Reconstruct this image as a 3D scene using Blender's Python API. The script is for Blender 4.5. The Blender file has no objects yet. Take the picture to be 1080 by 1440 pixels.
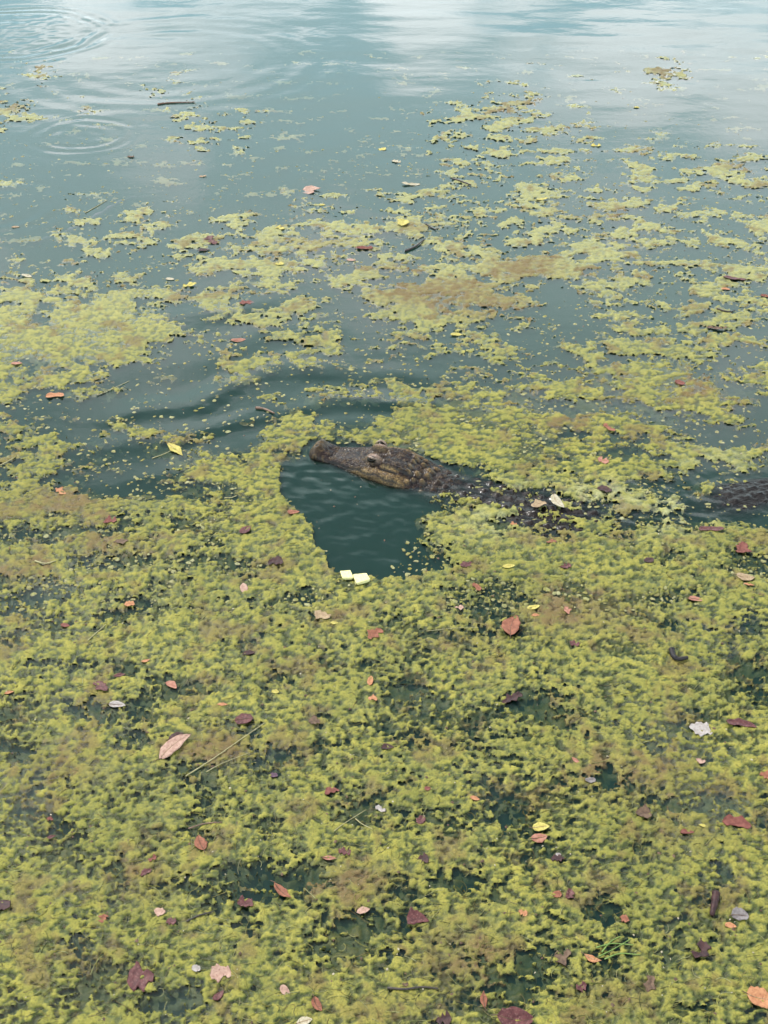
import bpy, math, random
import numpy as np

# ------------------------------------------------------------------ camera
H_CAM, PITCH, FPX = 1.90, math.radians(38.0), 1500.0
sc = bpy.context.scene
cam_d = bpy.data.cameras.new('camera')
cam = bpy.data.objects.new('camera', cam_d)
sc.collection.objects.link(cam)
sc.camera = cam
cam.location = (0, 0, H_CAM)
cam.rotation_euler = (math.radians(90) - PITCH, 0, 0)
cam_d.sensor_fit = 'VERTICAL'
cam_d.sensor_height = 24.0
cam_d.lens = 24.0 * FPX / 1440.0
cam_d.clip_start = 0.05
cam_d.clip_end = 2000

# ------------------------------------------------------------------ sky, sun
SUN_EL, SUN_AZ = math.radians(56), math.radians(312)      # azimuth clockwise from +Y (the way the camera looks)
w = bpy.data.worlds.new('World'); sc.world = w; w.use_nodes = True
nt = w.node_tree; nt.nodes.clear()
N = nt.nodes.new; L = nt.links.new
out = N('ShaderNodeOutputWorld'); bg = N('ShaderNodeBackground'); bg.inputs['Strength'].default_value = 0.11
sky = N('ShaderNodeTexSky'); sky.sky_type = 'NISHITA'; sky.sun_disc = False
sky.sun_elevation = SUN_EL; sky.sun_rotation = SUN_AZ; sky.dust_density = 2.0; sky.air_density = 1.2
tc = N('ShaderNodeTexCoord')
mp = N('ShaderNodeMapping'); mp.inputs['Scale'].default_value = (1.0, 1.0, 1.5); mp.inputs['Location'].default_value = (0.35, 0.2, 0.0)
nz = N('ShaderNodeTexNoise'); nz.inputs['Scale'].default_value = 7.5; nz.inputs['Detail'].default_value = 6; nz.inputs['Roughness'].default_value = 0.52
nz.inputs['Distortion'].default_value = 0.3
sep = N('ShaderNodeSeparateXYZ'); L(tc.outputs['Generated'], sep.inputs[0])
low = N('ShaderNodeMapRange'); low.inputs['From Min'].default_value = 0.48; low.inputs['From Max'].default_value = 0.62
low.inputs['To Min'].default_value = -0.02; low.inputs['To Max'].default_value = -0.06; L(sep.outputs['Z'], low.inputs['Value'])   # cloud banks thicken towards the horizon
add = N('ShaderNodeMath'); add.operation = 'ADD'
ramp = N('ShaderNodeValToRGB'); ramp.color_ramp.elements[0].position = 0.47; ramp.color_ramp.elements[1].position = 0.64
mix = N('ShaderNodeMix'); mix.data_type = 'RGBA'
L(tc.outputs['Generated'], mp.inputs['Vector']); L(mp.outputs['Vector'], nz.inputs['Vector'])
L(nz.outputs['Fac'], add.inputs[0]); L(low.outputs['Result'], add.inputs[1]); prev = add.outputs[0]
def mth(op, a, b):
    n_ = N('ShaderNodeMath'); n_.operation = op
    for k_, v_ in ((0, a), (1, b)):
        if isinstance(v_, (int, float)): n_.inputs[k_].default_value = v_
        else: L(v_, n_.inputs[k_])
    return n_.outputs[0]
wobx = mth('MULTIPLY', mth('SUBTRACT', nz.outputs['Fac'], 0.5), 0.22)
ax = mth('ADD', mth('DIVIDE', sep.outputs['X'], sep.outputs['Y']), wobx); az = mth('ADD', sep.outputs['Z'], wobx)
for gx0, gw, gz0, gh, amp in ((0.03, 0.05, 0.22, 0.05, 0.20), (0.31, 0.10, 0.27, 0.07, 0.20), (-0.24, 0.09, 0.235, 0.05, 0.16), (-0.9, 0.2, 0.3, 0.1, 0.2), (0.9, 0.2, 0.25, 0.1, 0.2)):   # heaped white clouds
    ux = mth('DIVIDE', mth('SUBTRACT', ax, gx0), gw); uz = mth('DIVIDE', mth('SUBTRACT', az, gz0), gh)
    r2 = mth('ADD', mth('MULTIPLY', ux, ux), mth('MULTIPLY', uz, uz))
    prev = mth('ADD', prev, mth('MULTIPLY', mth('POWER', 2.718, mth('MULTIPLY', r2, -1.0)), amp))
L(prev, ramp.inputs['Fac']); L(ramp.outputs['Color'], mix.inputs['Factor'])
veil = N('ShaderNodeMix'); veil.data_type = 'RGBA'; vf = N('ShaderNodeMapRange'); vf.inputs['From Min'].default_value = 0.62; vf.inputs['From Max'].default_value = 0.46
L(sep.outputs['Z'], vf.inputs['Value']); L(vf.outputs['Result'], veil.inputs['Factor']); L(sky.outputs['Color'], veil.inputs['A']); vr = N('ShaderNodeValToRGB'); vr.color_ramp.elements[0].position = 0.20; vr.color_ramp.elements[0].color = (9.2, 14.2, 16.2, 1); vr.color_ramp.elements[1].position = 0.44; vr.color_ramp.elements[1].color = (19.6, 24.2, 24.4, 1); L(sep.outputs['Z'], vr.inputs['Fac']); L(vr.outputs['Color'], veil.inputs['B'])
L(veil.outputs['Result'], mix.inputs['A']); mix.inputs['B'].default_value = (25.0, 27.0, 27.6, 1)
L(mix.outputs['Result'], bg.inputs['Color']); L(bg.outputs['Background'], out.inputs['Surface'])

sun_d = bpy.data.lights.new('sun', 'SUN'); sun_d.energy = 3.3; sun_d.angle = math.radians(0.6); sun_d.color = (1.0, 0.965, 0.90)
sun = bpy.data.objects.new('sun', sun_d); sc.collection.objects.link(sun)
sun.rotation_euler = (math.radians(90) - SUN_EL, 0, -SUN_AZ + math.pi)
sun.location = (-4, 5, 9)

sc.view_settings.view_transform = 'Standard'; sc.view_settings.look = 'None'
sc.view_settings.exposure = 0.25; sc.view_settings.gamma = 1.0; sc.view_settings.use_curve_mapping = False
sc.render.engine = 'CYCLES'
sc.cycles.use_denoising = True
sc.cycles.max_bounces = 4; sc.cycles.volume_bounces = 1; sc.cycles.transparent_max_bounces = 8
sc.cycles.caustics_reflective = False; sc.cycles.caustics_refractive = False

# ------------------------------------------------------------------ helpers
rng = np.random.default_rng(11)
random.seed(7)
SP, CP = math.sin(PITCH), math.cos(PITCH)

def ground(px, py, z=0.0):
    """photo pixel -> point on the level z (vectorised)"""
    a = (np.asarray(px, float) - 540.0) / FPX
    b = (720.0 - np.asarray(py, float)) / FPX
    dy = CP + b * SP; dz = -SP + b * CP
    t = (z - H_CAM) / dz
    return a * t, dy * t

def to_px(x, y, z=0.0):
    x = np.asarray(x, float); y = np.asarray(y, float); zz = np.asarray(z, float) - H_CAM
    d = y * CP - zz * SP
    u = y * SP + zz * CP
    return 540.0 + FPX * x / d, 720.0 - FPX * u / d

def hsh(ix, iy, seed):
    h = (ix.astype(np.int64) * 374761393 + iy.astype(np.int64) * 668265263 + seed * 974634777) & 0xFFFFFFFF
    h = ((h ^ (h >> 13)) * 1274126177) & 0xFFFFFFFF
    h = ((h ^ (h >> 16)) * 2246822519) & 0xFFFFFFFF
    return ((h ^ (h >> 15)) & 0xFFFFFF) / float(0x1000000)

def perlin(x, y, seed=0):
    x = np.asarray(x, float); y = np.asarray(y, float)
    ix = np.floor(x); iy = np.floor(y); fx = x - ix; fy = y - iy
    ix = ix.astype(np.int64); iy = iy.astype(np.int64)
    def g(dx, dy):
        a = hsh(ix + dx, iy + dy, seed) * (2 * math.pi)
        return np.cos(a) * (fx - dx) + np.sin(a) * (fy - dy)
    u = fx * fx * fx * (fx * (fx * 6 - 15) + 10); v = fy * fy * fy * (fy * (fy * 6 - 15) + 10)
    a = g(0, 0); b = g(1, 0); c = g(0, 1); d = g(1, 1)
    return (a + (b - a) * u + (c - a) * v + (a - b - c + d) * u * v) * 1.41

def fbm(x, y, octv=4, seed=0, gain=0.5):
    s = 0; a = 1.0; f = 1.0
    for o in range(octv):
        s = s + a * perlin(x * f + 17.3 * o, y * f - 9.1 * o, seed + o)
        a *= gain; f *= 2.03
    return s

def worley(x, y, seed=0):
    x = np.asarray(x, float); y = np.asarray(y, float)
    ix = np.floor(x).astype(np.int64); iy = np.floor(y).astype(np.int64)
    f1 = np.full(x.shape, 9.0); f2 = np.full(x.shape, 9.0); cid = np.zeros(x.shape)
    for dx in (-1, 0, 1):
        for dy in (-1, 0, 1):
            cx = ix + dx; cy = iy + dy
            d = np.hypot(cx + 0.1 + 0.8 * hsh(cx, cy, seed) - x, cy + 0.1 + 0.8 * hsh(cx, cy, seed + 51) - y)
            near = d < f1
            f2 = np.where(near, f1, np.minimum(f2, d))
            cid = np.where(near, hsh(cx, cy, seed + 99), cid)
            f1 = np.where(near, d, f1)
    return f1, f2, cid

def sstep(a, b, x):
    t = np.clip((x - a) / (b - a), 0, 1)
    return t * t * (3 - 2 * t)

def mesh_np(name, verts, faces, smooth=True):
    """verts (n,3), faces (m,4) or (m,3) index arrays -> mesh data"""
    me = bpy.data.meshes.new(name)
    verts = np.ascontiguousarray(verts, dtype=np.float32); faces = np.ascontiguousarray(faces, dtype=np.int32)
    m, k = faces.shape
    me.vertices.add(len(verts)); me.vertices.foreach_set('co', verts.ravel())
    me.loops.add(m * k); me.loops.foreach_set('vertex_index', faces.ravel())
    me.polygons.add(m)
    me.polygons.foreach_set('loop_start', np.arange(0, m * k, k, dtype=np.int32))
    me.polygons.foreach_set('use_smooth', np.full(m, bool(smooth)))
    me.update(calc_edges=True); me.validate()
    return me

def attr(me, name, vals):
    a = me.attributes.new(name, 'FLOAT', 'POINT')
    a.data.foreach_set('value', np.ascontiguousarray(vals, dtype=np.float32))

def link(name, me, mat=None, parent=None):
    o = bpy.data.objects.new(name, me)
    sc.collection.objects.link(o)
    if mat and me is not None and not me.materials: me.materials.append(mat)
    if parent: o.parent = parent
    return o

def empty(name, loc=(0, 0, 0), rot=(0, 0, 0)):
    o = bpy.data.objects.new(name, None); sc.collection.objects.link(o)
    o.location = loc; o.rotation_euler = rot; o.empty_display_size = 0.02
    return o

def tag(o, label=None, cat=None, group=None, kind=None):
    if label: o['label'] = label
    if cat: o['category'] = cat
    if group: o['group'] = group
    if kind: o['kind'] = kind
    return o

def new_mat(name):
    m = bpy.data.materials.new(name); m.use_nodes = True
    t = m.node_tree; t.nodes.clear()
    o = t.nodes.new('ShaderNodeOutputMaterial')
    return m, t, o

def nd(t, typ, **kw):
    n = t.nodes.new(typ)
    for k, v in kw.items():
        if k.startswith('_'): setattr(n, k[1:], v)
        else: n.inputs[k.replace('__', ' ')].default_value = v
    return n

def cmix(t, fac, a, b):
    n = t.nodes.new('ShaderNodeMix'); n.data_type = 'RGBA'
    for sock, v in (('Factor', fac), ('A', a), ('B', b)):
        if isinstance(v, bpy.types.NodeSocket): t.links.new(v, n.inputs[sock])
        elif isinstance(v, (int, float)): n.inputs[sock].default_value = v
        else: n.inputs[sock].default_value = (*v, 1.0)
    return n.outputs['Result']

def mapr(t, val, a, b, c=0.0, d=1.0):
    n = t.nodes.new('ShaderNodeMapRange'); n.clamp = True
    t.links.new(val, n.inputs['Value'])
    n.inputs['From Min'].default_value = a; n.inputs['From Max'].default_value = b
    n.inputs['To Min'].default_value = c; n.inputs['To Max'].default_value = d
    return n.outputs['Result']

def noise(t, scale, detail=4, rough=0.55, vec=None, dist=0.0):
    n = t.nodes.new('ShaderNodeTexNoise')
    n.inputs['Scale'].default_value = scale; n.inputs['Detail'].default_value = detail
    n.inputs['Roughness'].default_value = rough; n.inputs['Distortion'].default_value = dist
    if vec is None:
        vec = t.nodes.new('ShaderNodeTexCoord').outputs['Object']
    t.links.new(vec, n.inputs['Vector'])
    return n.outputs['Fac']

def attrib(t, name):
    n = t.nodes.new('ShaderNodeAttribute'); n.attribute_name = name
    return n.outputs['Fac']

def bump(t, height, strength, dist):
    n = t.nodes.new('ShaderNodeBump'); n.inputs['Strength'].default_value = strength; n.inputs['Distance'].default_value = dist
    t.links.new(height, n.inputs['Height'])
    return n.outputs['Normal']

# ------------------------------------------------------------------ materials of the setting
def water_material():
    m, t, o = new_mat('pond_water')
    fr = nd(t, 'ShaderNodeFresnel', IOR=1.333)
    gl = nd(t, 'ShaderNodeBsdfGlossy', Roughness=0.02)
    tr = nd(t, 'ShaderNodeBsdfTransparent')
    mx = t.nodes.new('ShaderNodeMixShader')
    nrm = bump(t, noise(t, 26, 3, 0.5), 0.05, 0.01)
    t.links.new(nrm, fr.inputs['Normal']); t.links.new(nrm, gl.inputs['Normal'])
    t.links.new(fr.outputs[0], mx.inputs[0]); t.links.new(tr.outputs[0], mx.inputs[1]); t.links.new(gl.outputs[0], mx.inputs[2])
    t.links.new(mx.outputs[0], o.inputs['Surface'])
    v1 = nd(t, 'ShaderNodeVolumeScatter', Color=(0.38, 0.82, 0.69, 1), Density=9.5, Anisotropy=0.0)
    v2 = nd(t, 'ShaderNodeVolumeAbsorption', Color=(0.0, 0.28, 0.22, 1), Density=34.0)
    ad = t.nodes.new('ShaderNodeAddShader')
    t.links.new(v1.outputs[0], ad.inputs[0]); t.links.new(v2.outputs[0], ad.inputs[1])
    t.links.new(ad.outputs[0], o.inputs['Volume'])
    try: m.cycles.homogeneous_volume = True
    except Exception: pass
    return m

def algae_material():
    m, t, o = new_mat('floating_algae')
    br = attrib(t, 'brown'); pa = attrib(t, 'pale'); lv = attrib(t, 'level'); ce = attrib(t, 'cell')
    big = noise(t, 5.5, 4, 0.6); mid = noise(t, 55, 5, 0.7); fine = noise(t, 260, 4, 0.7)
    yel, grn, olive, tan = (0.302, 0.262, 0.048), (0.064, 0.078, 0.018), (0.164, 0.160, 0.031), (0.138, 0.086, 0.034)
    c = cmix(t, mapr(t, mid, 0.36, 0.60), olive, yel)
    c = cmix(t, mapr(t, noise(t, 2.6, 3, 0.55), 0.46, 0.64, 0, 0.55), c, olive)
    c = cmix(t, mapr(t, big, 0.52, 0.72, 0, 0.45), c, grn)
    c = cmix(t, mapr(t, ce, 0.85, 0.40, 0.0, 0.75), c, olive)
    c = cmix(t, mapr(t, ce, 0.52, 0.26, 0.0, 0.9), c, grn)
    c = cmix(t, mapr(t, ce, 0.24, 0.13, 0.0, 0.95), c, (0.016, 0.027, 0.011))
    c = cmix(t, mapr(t, lv, 0.0030, 0.0002, 0.0, 0.60), c, grn)
    c = cmix(t, mapr(t, lv, 0.0008, -0.004, 0.0, 0.85), c, (0.085, 0.100, 0.030))     # wet and living, just under the surface
    c = cmix(t, pa, c, (0.38, 0.37, 0.20))
    c = cmix(t, br, c, tan)
    c = cmix(t, mapr(t, fine, 0.34, 0.48, 0.75, 0.0), c, (0.070, 0.074, 0.022))
    c = cmix(t, mapr(t, fine, 0.58, 0.70, 0.0, 0.45), c, (0.36, 0.31, 0.10))
    p = nd(t, 'ShaderNodeBsdfPrincipled', Roughness=0.62)
    t.links.new(mapr(t, lv, 0.0035, 0.0005, 0.70, 0.34), p.inputs['Roughness'])
    p.inputs['Specular IOR Level'].default_value = 0.22
    t.links.new(c, p.inputs['Base Color'])
    t.links.new(bump(t, fine, 0.5, 0.003), p.inputs['Normal'])
    t.links.new(p.outputs[0], o.inputs['Surface'])
    return m

def simple_mat(name, c1, c2, scale=60, rough=0.6, c3=None, bumpd=0.0, spec=0.5, rmin=0.38, rmax=0.62):
    m, t, o = new_mat(name)
    f = noise(t, scale, 5, 0.6)
    c = cmix(t, mapr(t, f, rmin, rmax), c1, c2)
    if c3: c = cmix(t, mapr(t, noise(t, scale * 2.7, 3, 0.6), 0.56, 0.68, 0, 0.8), c, c3)
    p = nd(t, 'ShaderNodeBsdfPrincipled', Roughness=rough)
    p.inputs['Specular IOR Level'].default_value = spec
    t.links.new(c, p.inputs['Base Color'])
    if bumpd: t.links.new(bump(t, f, 0.6, bumpd), p.inputs['Normal'])
    t.links.new(p.outputs[0], o.inputs['Surface'])
    return m

M_WATER = water_material()
M_ALGAE = algae_material()
M_BED = simple_mat('pond_mud', (0.03, 0.035, 0.02), (0.06, 0.06, 0.035), 8, 0.9)

# ------------------------------------------------------------------ where the algae floats: cover in tenths, 40 x 30 photo-pixel cells
COVER = """
000000000000000000000000000
000000000000000000000000000
000000000000000000000000000
040000000000000000000005000
100002200000000023400100000
420100332000000345412100000
000000442000000345433120000
000000010000000243333243454
100000000000000233443352345
002101000023234433444434224
004343234444444444445444323
001243666666655545456665244
201321245544455355885664334
445564245541367886335542355
667765255551278876421244565
778877323443542233421146654
888875145464221344114676532
776422133111111111224678742
323431001433322465566667844
332221112433446787665655232
443334444667768998775534222
453324566720567899877764344
553344667760000112236533200
667633566774000232112332100
667665678886000343223433332
766777778889300488899988887
777777788888520288999998888
778788888888888888899998888
""".split()
GRID = np.array([[int(ch) for ch in r] for r in COVER], float) / 10.0
assert GRID.shape == (28, 27)
HOLES = [  # dark openings in the near mat: x, y, half width, half height, depth of the dip in cover
    (765, 990, 42, 22, .5), (850, 1028, 30, 20, .45), (858, 1103, 24, 18, .6), (590, 1055, 40, 16, .5), (655, 1078, 34, 18, .45), (690, 1048, 40, 22, .3),
    (475, 1128, 34, 16, .4), (380, 1062, 22, 22, .4), (190, 1052, 26, 20, .5), (285, 1112, 16, 40, .45), (350, 1246, 52, 24, .5), (432, 1232, 46, 30, .5),
    (346, 1290, 36, 30, .4), (490, 1296, 38, 24, .5), (662, 1244, 30, 22, .6), (478, 1342, 44, 24, .3), (240, 1412, 36, 14, .5), (120, 1412, 46, 14, .4),
    (100, 1314, 18, 20, .4), (748, 1358, 40, 40, .45), (860, 1328, 54, 14, .5), (843, 1282, 30, 30, .3), (52, 1088, 22, 16, .4), (104, 1104, 22, 14, .4),
    (36, 1058, 24, 12, .3), (1052, 862, 22, 22, .4), (640, 862, 26, 12, .3), (1000, 778, 40, 8, .3), (128, 1000, 40, 18, .35), (160, 985, 50, 14, .3),
    (505, 970, 24, 12, .45), (575, 980, 24, 12, .4), (740, 1075, 70, 18, .3), (610, 1150, 40, 26, .35), (580, 1090, 40, 20, .25), (980, 1145, 20, 12, .4),
    (820, 1080, 50, 20, .25), (775, 1290, 20, 14, .4), (960, 1420, 40, 14, .4), (1060, 1395, 14, 20, .3), (270, 1095, 14, 24, .4), (440, 1010, 50, 14, .25),
    (935, 1122, 26, 12, .4), (700, 1150, 30, 18, .25), (225, 700, 46, 18, .3), (150, 790, 46, 10, .35), (190, 680, 50, 20, .35), (250, 1240, 30, 14, .3),
    (30, 1185, 26, 12, .3), (560, 1340, 36, 14, .3), (660, 1330, 24, 30, .3), (1010, 1195, 14, 18, .35), (300, 1150, 26, 20, .3), (90, 1170, 26, 14, .35),
    (110, 578, 150, 26, .30), (330, 602, 60, 22, .45), (195, 662, 56, 24, .35), (300, 560, 90, 24, .3), (60, 640, 50, 18, .2), (250, 520, 70, 24, .25), (470, 575, 110, 9, .3),
]
ADDS = [  # single patches: x, y, half width, half height, cover added
    (885, 664, 30, 14, .6), (622, 410, 100, 16, .15), (730, 376, 50, 18, .2), (935, 98, 26, 9, .35), (50, 95, 24, 5, .35), (22, 160, 34, 7, .3),
    (745, 190, 30, 6, .25), (712, 158, 28, 6, .3), (418, 506, 34, 9, .4), (322, 522, 20, 9, .4), (470, 470, 30, 8, .3), (600, 455, 40, 10, .2), (680, 505, 44, 14, .15),
    (120, 550, 44, 8, .3), (150, 590, 26, 9, .2), (105, 565, 26, 7, .2), (830, 690, 40, 12, .3), (870, 705, 30, 12, .3), (990, 690, 18, 16, .45), (650, 735, 20, 9, .4),
    (690, 725, 34, 14, .35), (520, 560, 20, 8, .3), (490, 560, 16, 8, .2), (448, 562, 16, 14, .45), (630, 620, 40, 20, .2), (560, 744, 12, 4, .3),
    (100, 480, 110, 26, .12), (925, 540, 70, 26, .12), (400, 640, 20, 10, .3), (395, 610, 24, 12, .25), (690, 640, 90, 16, .15), (80, 450, 130, 50, .14), (670, 590, 120, 50, .12), (690, 690, 26, 7, .35), (655, 708, 24, 9, .35), (712, 716, 22, 8, .4), (650, 690, 14, 6, .35), (805, 716, 20, 7, .35), (750, 738, 26, 6, .3), (835, 735, 24, 7, .35), (930, 740, 30, 8, .3), (612, 728, 30, 14, .5), (640, 748, 40, 12, .4), (596, 762, 22, 14, .5), (590, 735, 14, 12, .4),
]
OPEN = [   # the pool of clear water that the head has pushed open, and the water round the head
    [(392, 668), (408, 650), (432, 644), (440, 626), (480, 625), (530, 630), (586, 640), (640, 656), (656, 684), (620, 695), (590, 707), (574, 735), (568, 775), (546, 806), (512, 812), (470, 800), (452, 768), (436, 738), (420, 712), (394, 690)],
]
def in_poly(px, py, poly):
    """signed pixel distance to a polygon, negative inside"""
    px = np.asarray(px, float); py = np.asarray(py, float)
    ins = np.zeros(px.shape, bool); dmin = np.full(px.shape, 1e9)
    n = len(poly)
    for i in range(n):
        x0, y0 = poly[i]; x1, y1 = poly[(i + 1) % n]
        c = ((y0 > py) != (y1 > py)) & (px < (x1 - x0) * (py - y0) / (y1 - y0 + 1e-9) + x0)
        ins ^= c
        ex, ey = x1 - x0, y1 - y0
        tt = np.clip(((px - x0) * ex + (py - y0) * ey) / (ex * ex + ey * ey), 0, 1)
        dmin = np.minimum(dmin, np.hypot(px - x0 - tt * ex, py - y0 - tt * ey))
    return np.where(ins, -dmin, dmin)

def cover(px, py):
    gx = np.clip((px - 20.0) / 40.0, 0, 26); gy = np.clip((py - 15.0) / 30.0, 0, 27)
    i = np.clip(np.floor(gy).astype(int), 0, 26); j = np.clip(np.floor(gx).astype(int), 0, 25)
    fy = np.clip(gy - i, 0, 1); fx = np.clip(gx - j, 0, 1)
    fx = fx * fx * (3 - 2 * fx); fy = fy * fy * (3 - 2 * fy)
    c = (GRID[i, j] * (1 - fx) + GRID[i, j + 1] * fx) * (1 - fy) + (GRID[i + 1, j] * (1 - fx) + GRID[i + 1, j + 1] * fx) * fy
    c = c * (1.0 + 0.12 * sstep(560, 700, py)) + (0.02 + 0.05 * sstep(560, 700, py)) * sstep(0.04, 0.16, c) * sstep(790, 740, py)
    low = sstep(840, 1010, py)
    c = c * (1 - low) + (0.935 - 0.02 * sstep(1000, 1300, py)) * low
    for (x, y, a, b, d) in HOLES:
        c = c - 1.0 * d * np.exp(-(((px - x) / a) ** 2 + ((py - y) / b) ** 2))
    for (x, y, a, b, d) in ADDS:
        c = c + 0.85 * d * np.exp(-(((px - x) / a) ** 2 + ((py - y) / b) ** 2) ** 1.6)
    return np.where(c > 0.72, 0.72 + 0.62 * (c - 0.72), c) 

def mat_noise(x, y):
    x = x * 0.68                                    # drift draws the clumps out sideways
    wx = x + 0.018 * perlin(x * 11, y * 11, 70); wy = y + 0.018 * perlin(x * 11 + 40, y * 11, 71)
    f1, f2, cid = worley(wx * 30, wy * 30, 5)
    g1, g2, cid2 = worley(wx * 88, wy * 88, 9)
    hi = fbm(x * 84, y * 84, 3, 30, 0.65)
    big = fbm(x * 7.5, y * 7.5, 3, 3, 0.6)
    n = 0.44 * big + 0.34 * (0.55 - f1) + 0.42 * (0.5 - g1) + 0.40 * hi
    lob = 0.50 * (0.5 - g1) + 0.48 * fbm(x * 46, y * 46, 3, 33, 0.65) + 0.30 * hi + 0.20 * (0.5 - f1)      # single lobes and tufts
    far = 0.50 * big + 0.62 * (0.55 - f1) + 0.22 * (0.5 - g1) + 0.16 * hi
    return n, lob, 0.44 * big + 0.34 * (0.55 - f1), far
_sx = rng.uniform(-3, 3, 60000); _sy = rng.uniform(1, 9, 60000)
_n = mat_noise(_sx, _sy)
CDF = np.sort(_n[0]); CDF2 = np.sort(_n[1]); CDF3 = np.sort(_n[2]); CDF4 = np.sort(_n[3])

def mat_field(x, y):
    """height of the algae over the water level, and what the material needs"""
    px, py = to_px(x, y)
    wob = 16 * perlin(x * 7, y * 7, 80) + 8 * perlin(x * 22, y * 22, 81)
    wob2 = 0.6 * (16 * perlin(x * 7 + 31, y * 7, 82) + 8 * perlin(x * 22 + 9, y * 22, 83))
    c = cover(px + wob, py + wob2)
    for poly in OPEN:
        d = in_poly(px + 0.75 * wob + 5 * perlin(x * 48, y * 48, 85), py + 0.5 * wob2 + 3 * perlin(x * 48, y * 48 + 7, 86), poly)
        c = c - 1.4 * (1 - sstep(-4, 5, d)) + 0.15 * np.exp(-np.maximum(d, 0) / 14.0) * (d > 0) * (py > 640)
    n, lob, lo, far = mat_noise(x, y); near = sstep(600, 860, py)
    u = near * np.searchsorted(CDF, n) / len(CDF) + (1 - near) * np.searchsorted(CDF4, far) / len(CDF4); el = np.minimum(c - (1 - np.searchsorted(CDF3, lo) / len(CDF3)), 0.0); u2 = np.searchsorted(CDF2, lob) / len(CDF2)
    e = c - (1 - u)
    fr = fbm(x * 170, y * 170, 3, 44, 0.68); fm = fbm(x * 11, y * 11, 3, 48)
    pe = np.clip(e, 0, 0.5)
    # inside the mat the lobes stand out of the water and the gaps between them sink a little under it
    deep = np.clip(0.14 - u2, 0, 1)
    zin = (1 - near) * (0.0006 + 0.004 * pe + 0.0040 * (u2 - 0.25)) + near * (0.0036 * pe + 0.0022 * (u2 - 0.22) - 0.030 * deep + 0.0014 * fm)
    zin = zin + (0.0005 + 0.0006 * near) * fr
    zin = np.where(zin > 0.004, 0.004 + 0.55 * (zin - 0.004), zin)
    edge = sstep(0.0, 0.05 + 0.10 * near, e)
    zout = (0.5 * el + 0.5 * np.minimum(e, 0)) * (0.022 + 0.038 * near) - 0.0010 + 0.0012 * near * fr
    zout = np.minimum(zout, -0.0006)
    z = zout * (1 - edge) + zin * edge
    z = z + 0.006 * edge * np.exp(-(((px - 735) / 95) ** 2 + ((py - 705) / 30) ** 2))          # draped over the back
    return z, e, u2, px, py, n

BROWN = [(622, 412, 90, 20, .75), (735, 378, 50, 20, .7), (690, 430, 60, 20, .65), (310, 1052, 44, 26, .7), (800, 860, 90, 30, .45), (505, 1240, 60, 26, .55), (640, 1345, 60, 50, .45),
         (95, 705, 60, 22, .65), (890, 1090, 80, 36, .45), (160, 775, 60, 20, .4), (955, 1170, 60, 30, .3), (30, 800, 40, 20, .45), (200, 1230, 40, 34, .4), (90, 1080, 60, 24, .35),
         (450, 565, 14, 12, .7), (850, 385, 40, 8, .45), (560, 380, 40, 10, .45), (590, 320, 30, 8, .45), (705, 158, 26, 5, .8), (745, 145, 22, 6, .6), (820, 182, 30, 6, .5),
         (980, 545, 40, 20, .4), (870, 565, 30, 10, .5), (800, 600, 40, 14, .4), (520, 1420, 60, 20, .35), (860, 1400, 60, 24, .35), (1040, 232, 30, 6, .6), (935, 98, 26, 9, .7),
         (50, 95, 24, 5, .8), (20, 150, 20, 8, .6), (440, 340, 70, 8, .35), (510, 630, 24, 8, .3), (640, 900, 60, 16, .3), (460, 870, 26, 14, .5), (820, 300, 50, 10, .4)]
PALE = [(850, 700, 70, 24, .6), (700, 735, 70, 26, .35), (950, 720, 60, 30, .5), (740, 690, 60, 20, .3), (1010, 650, 60, 40, .3), (600, 715, 22, 12, .5)]

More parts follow.
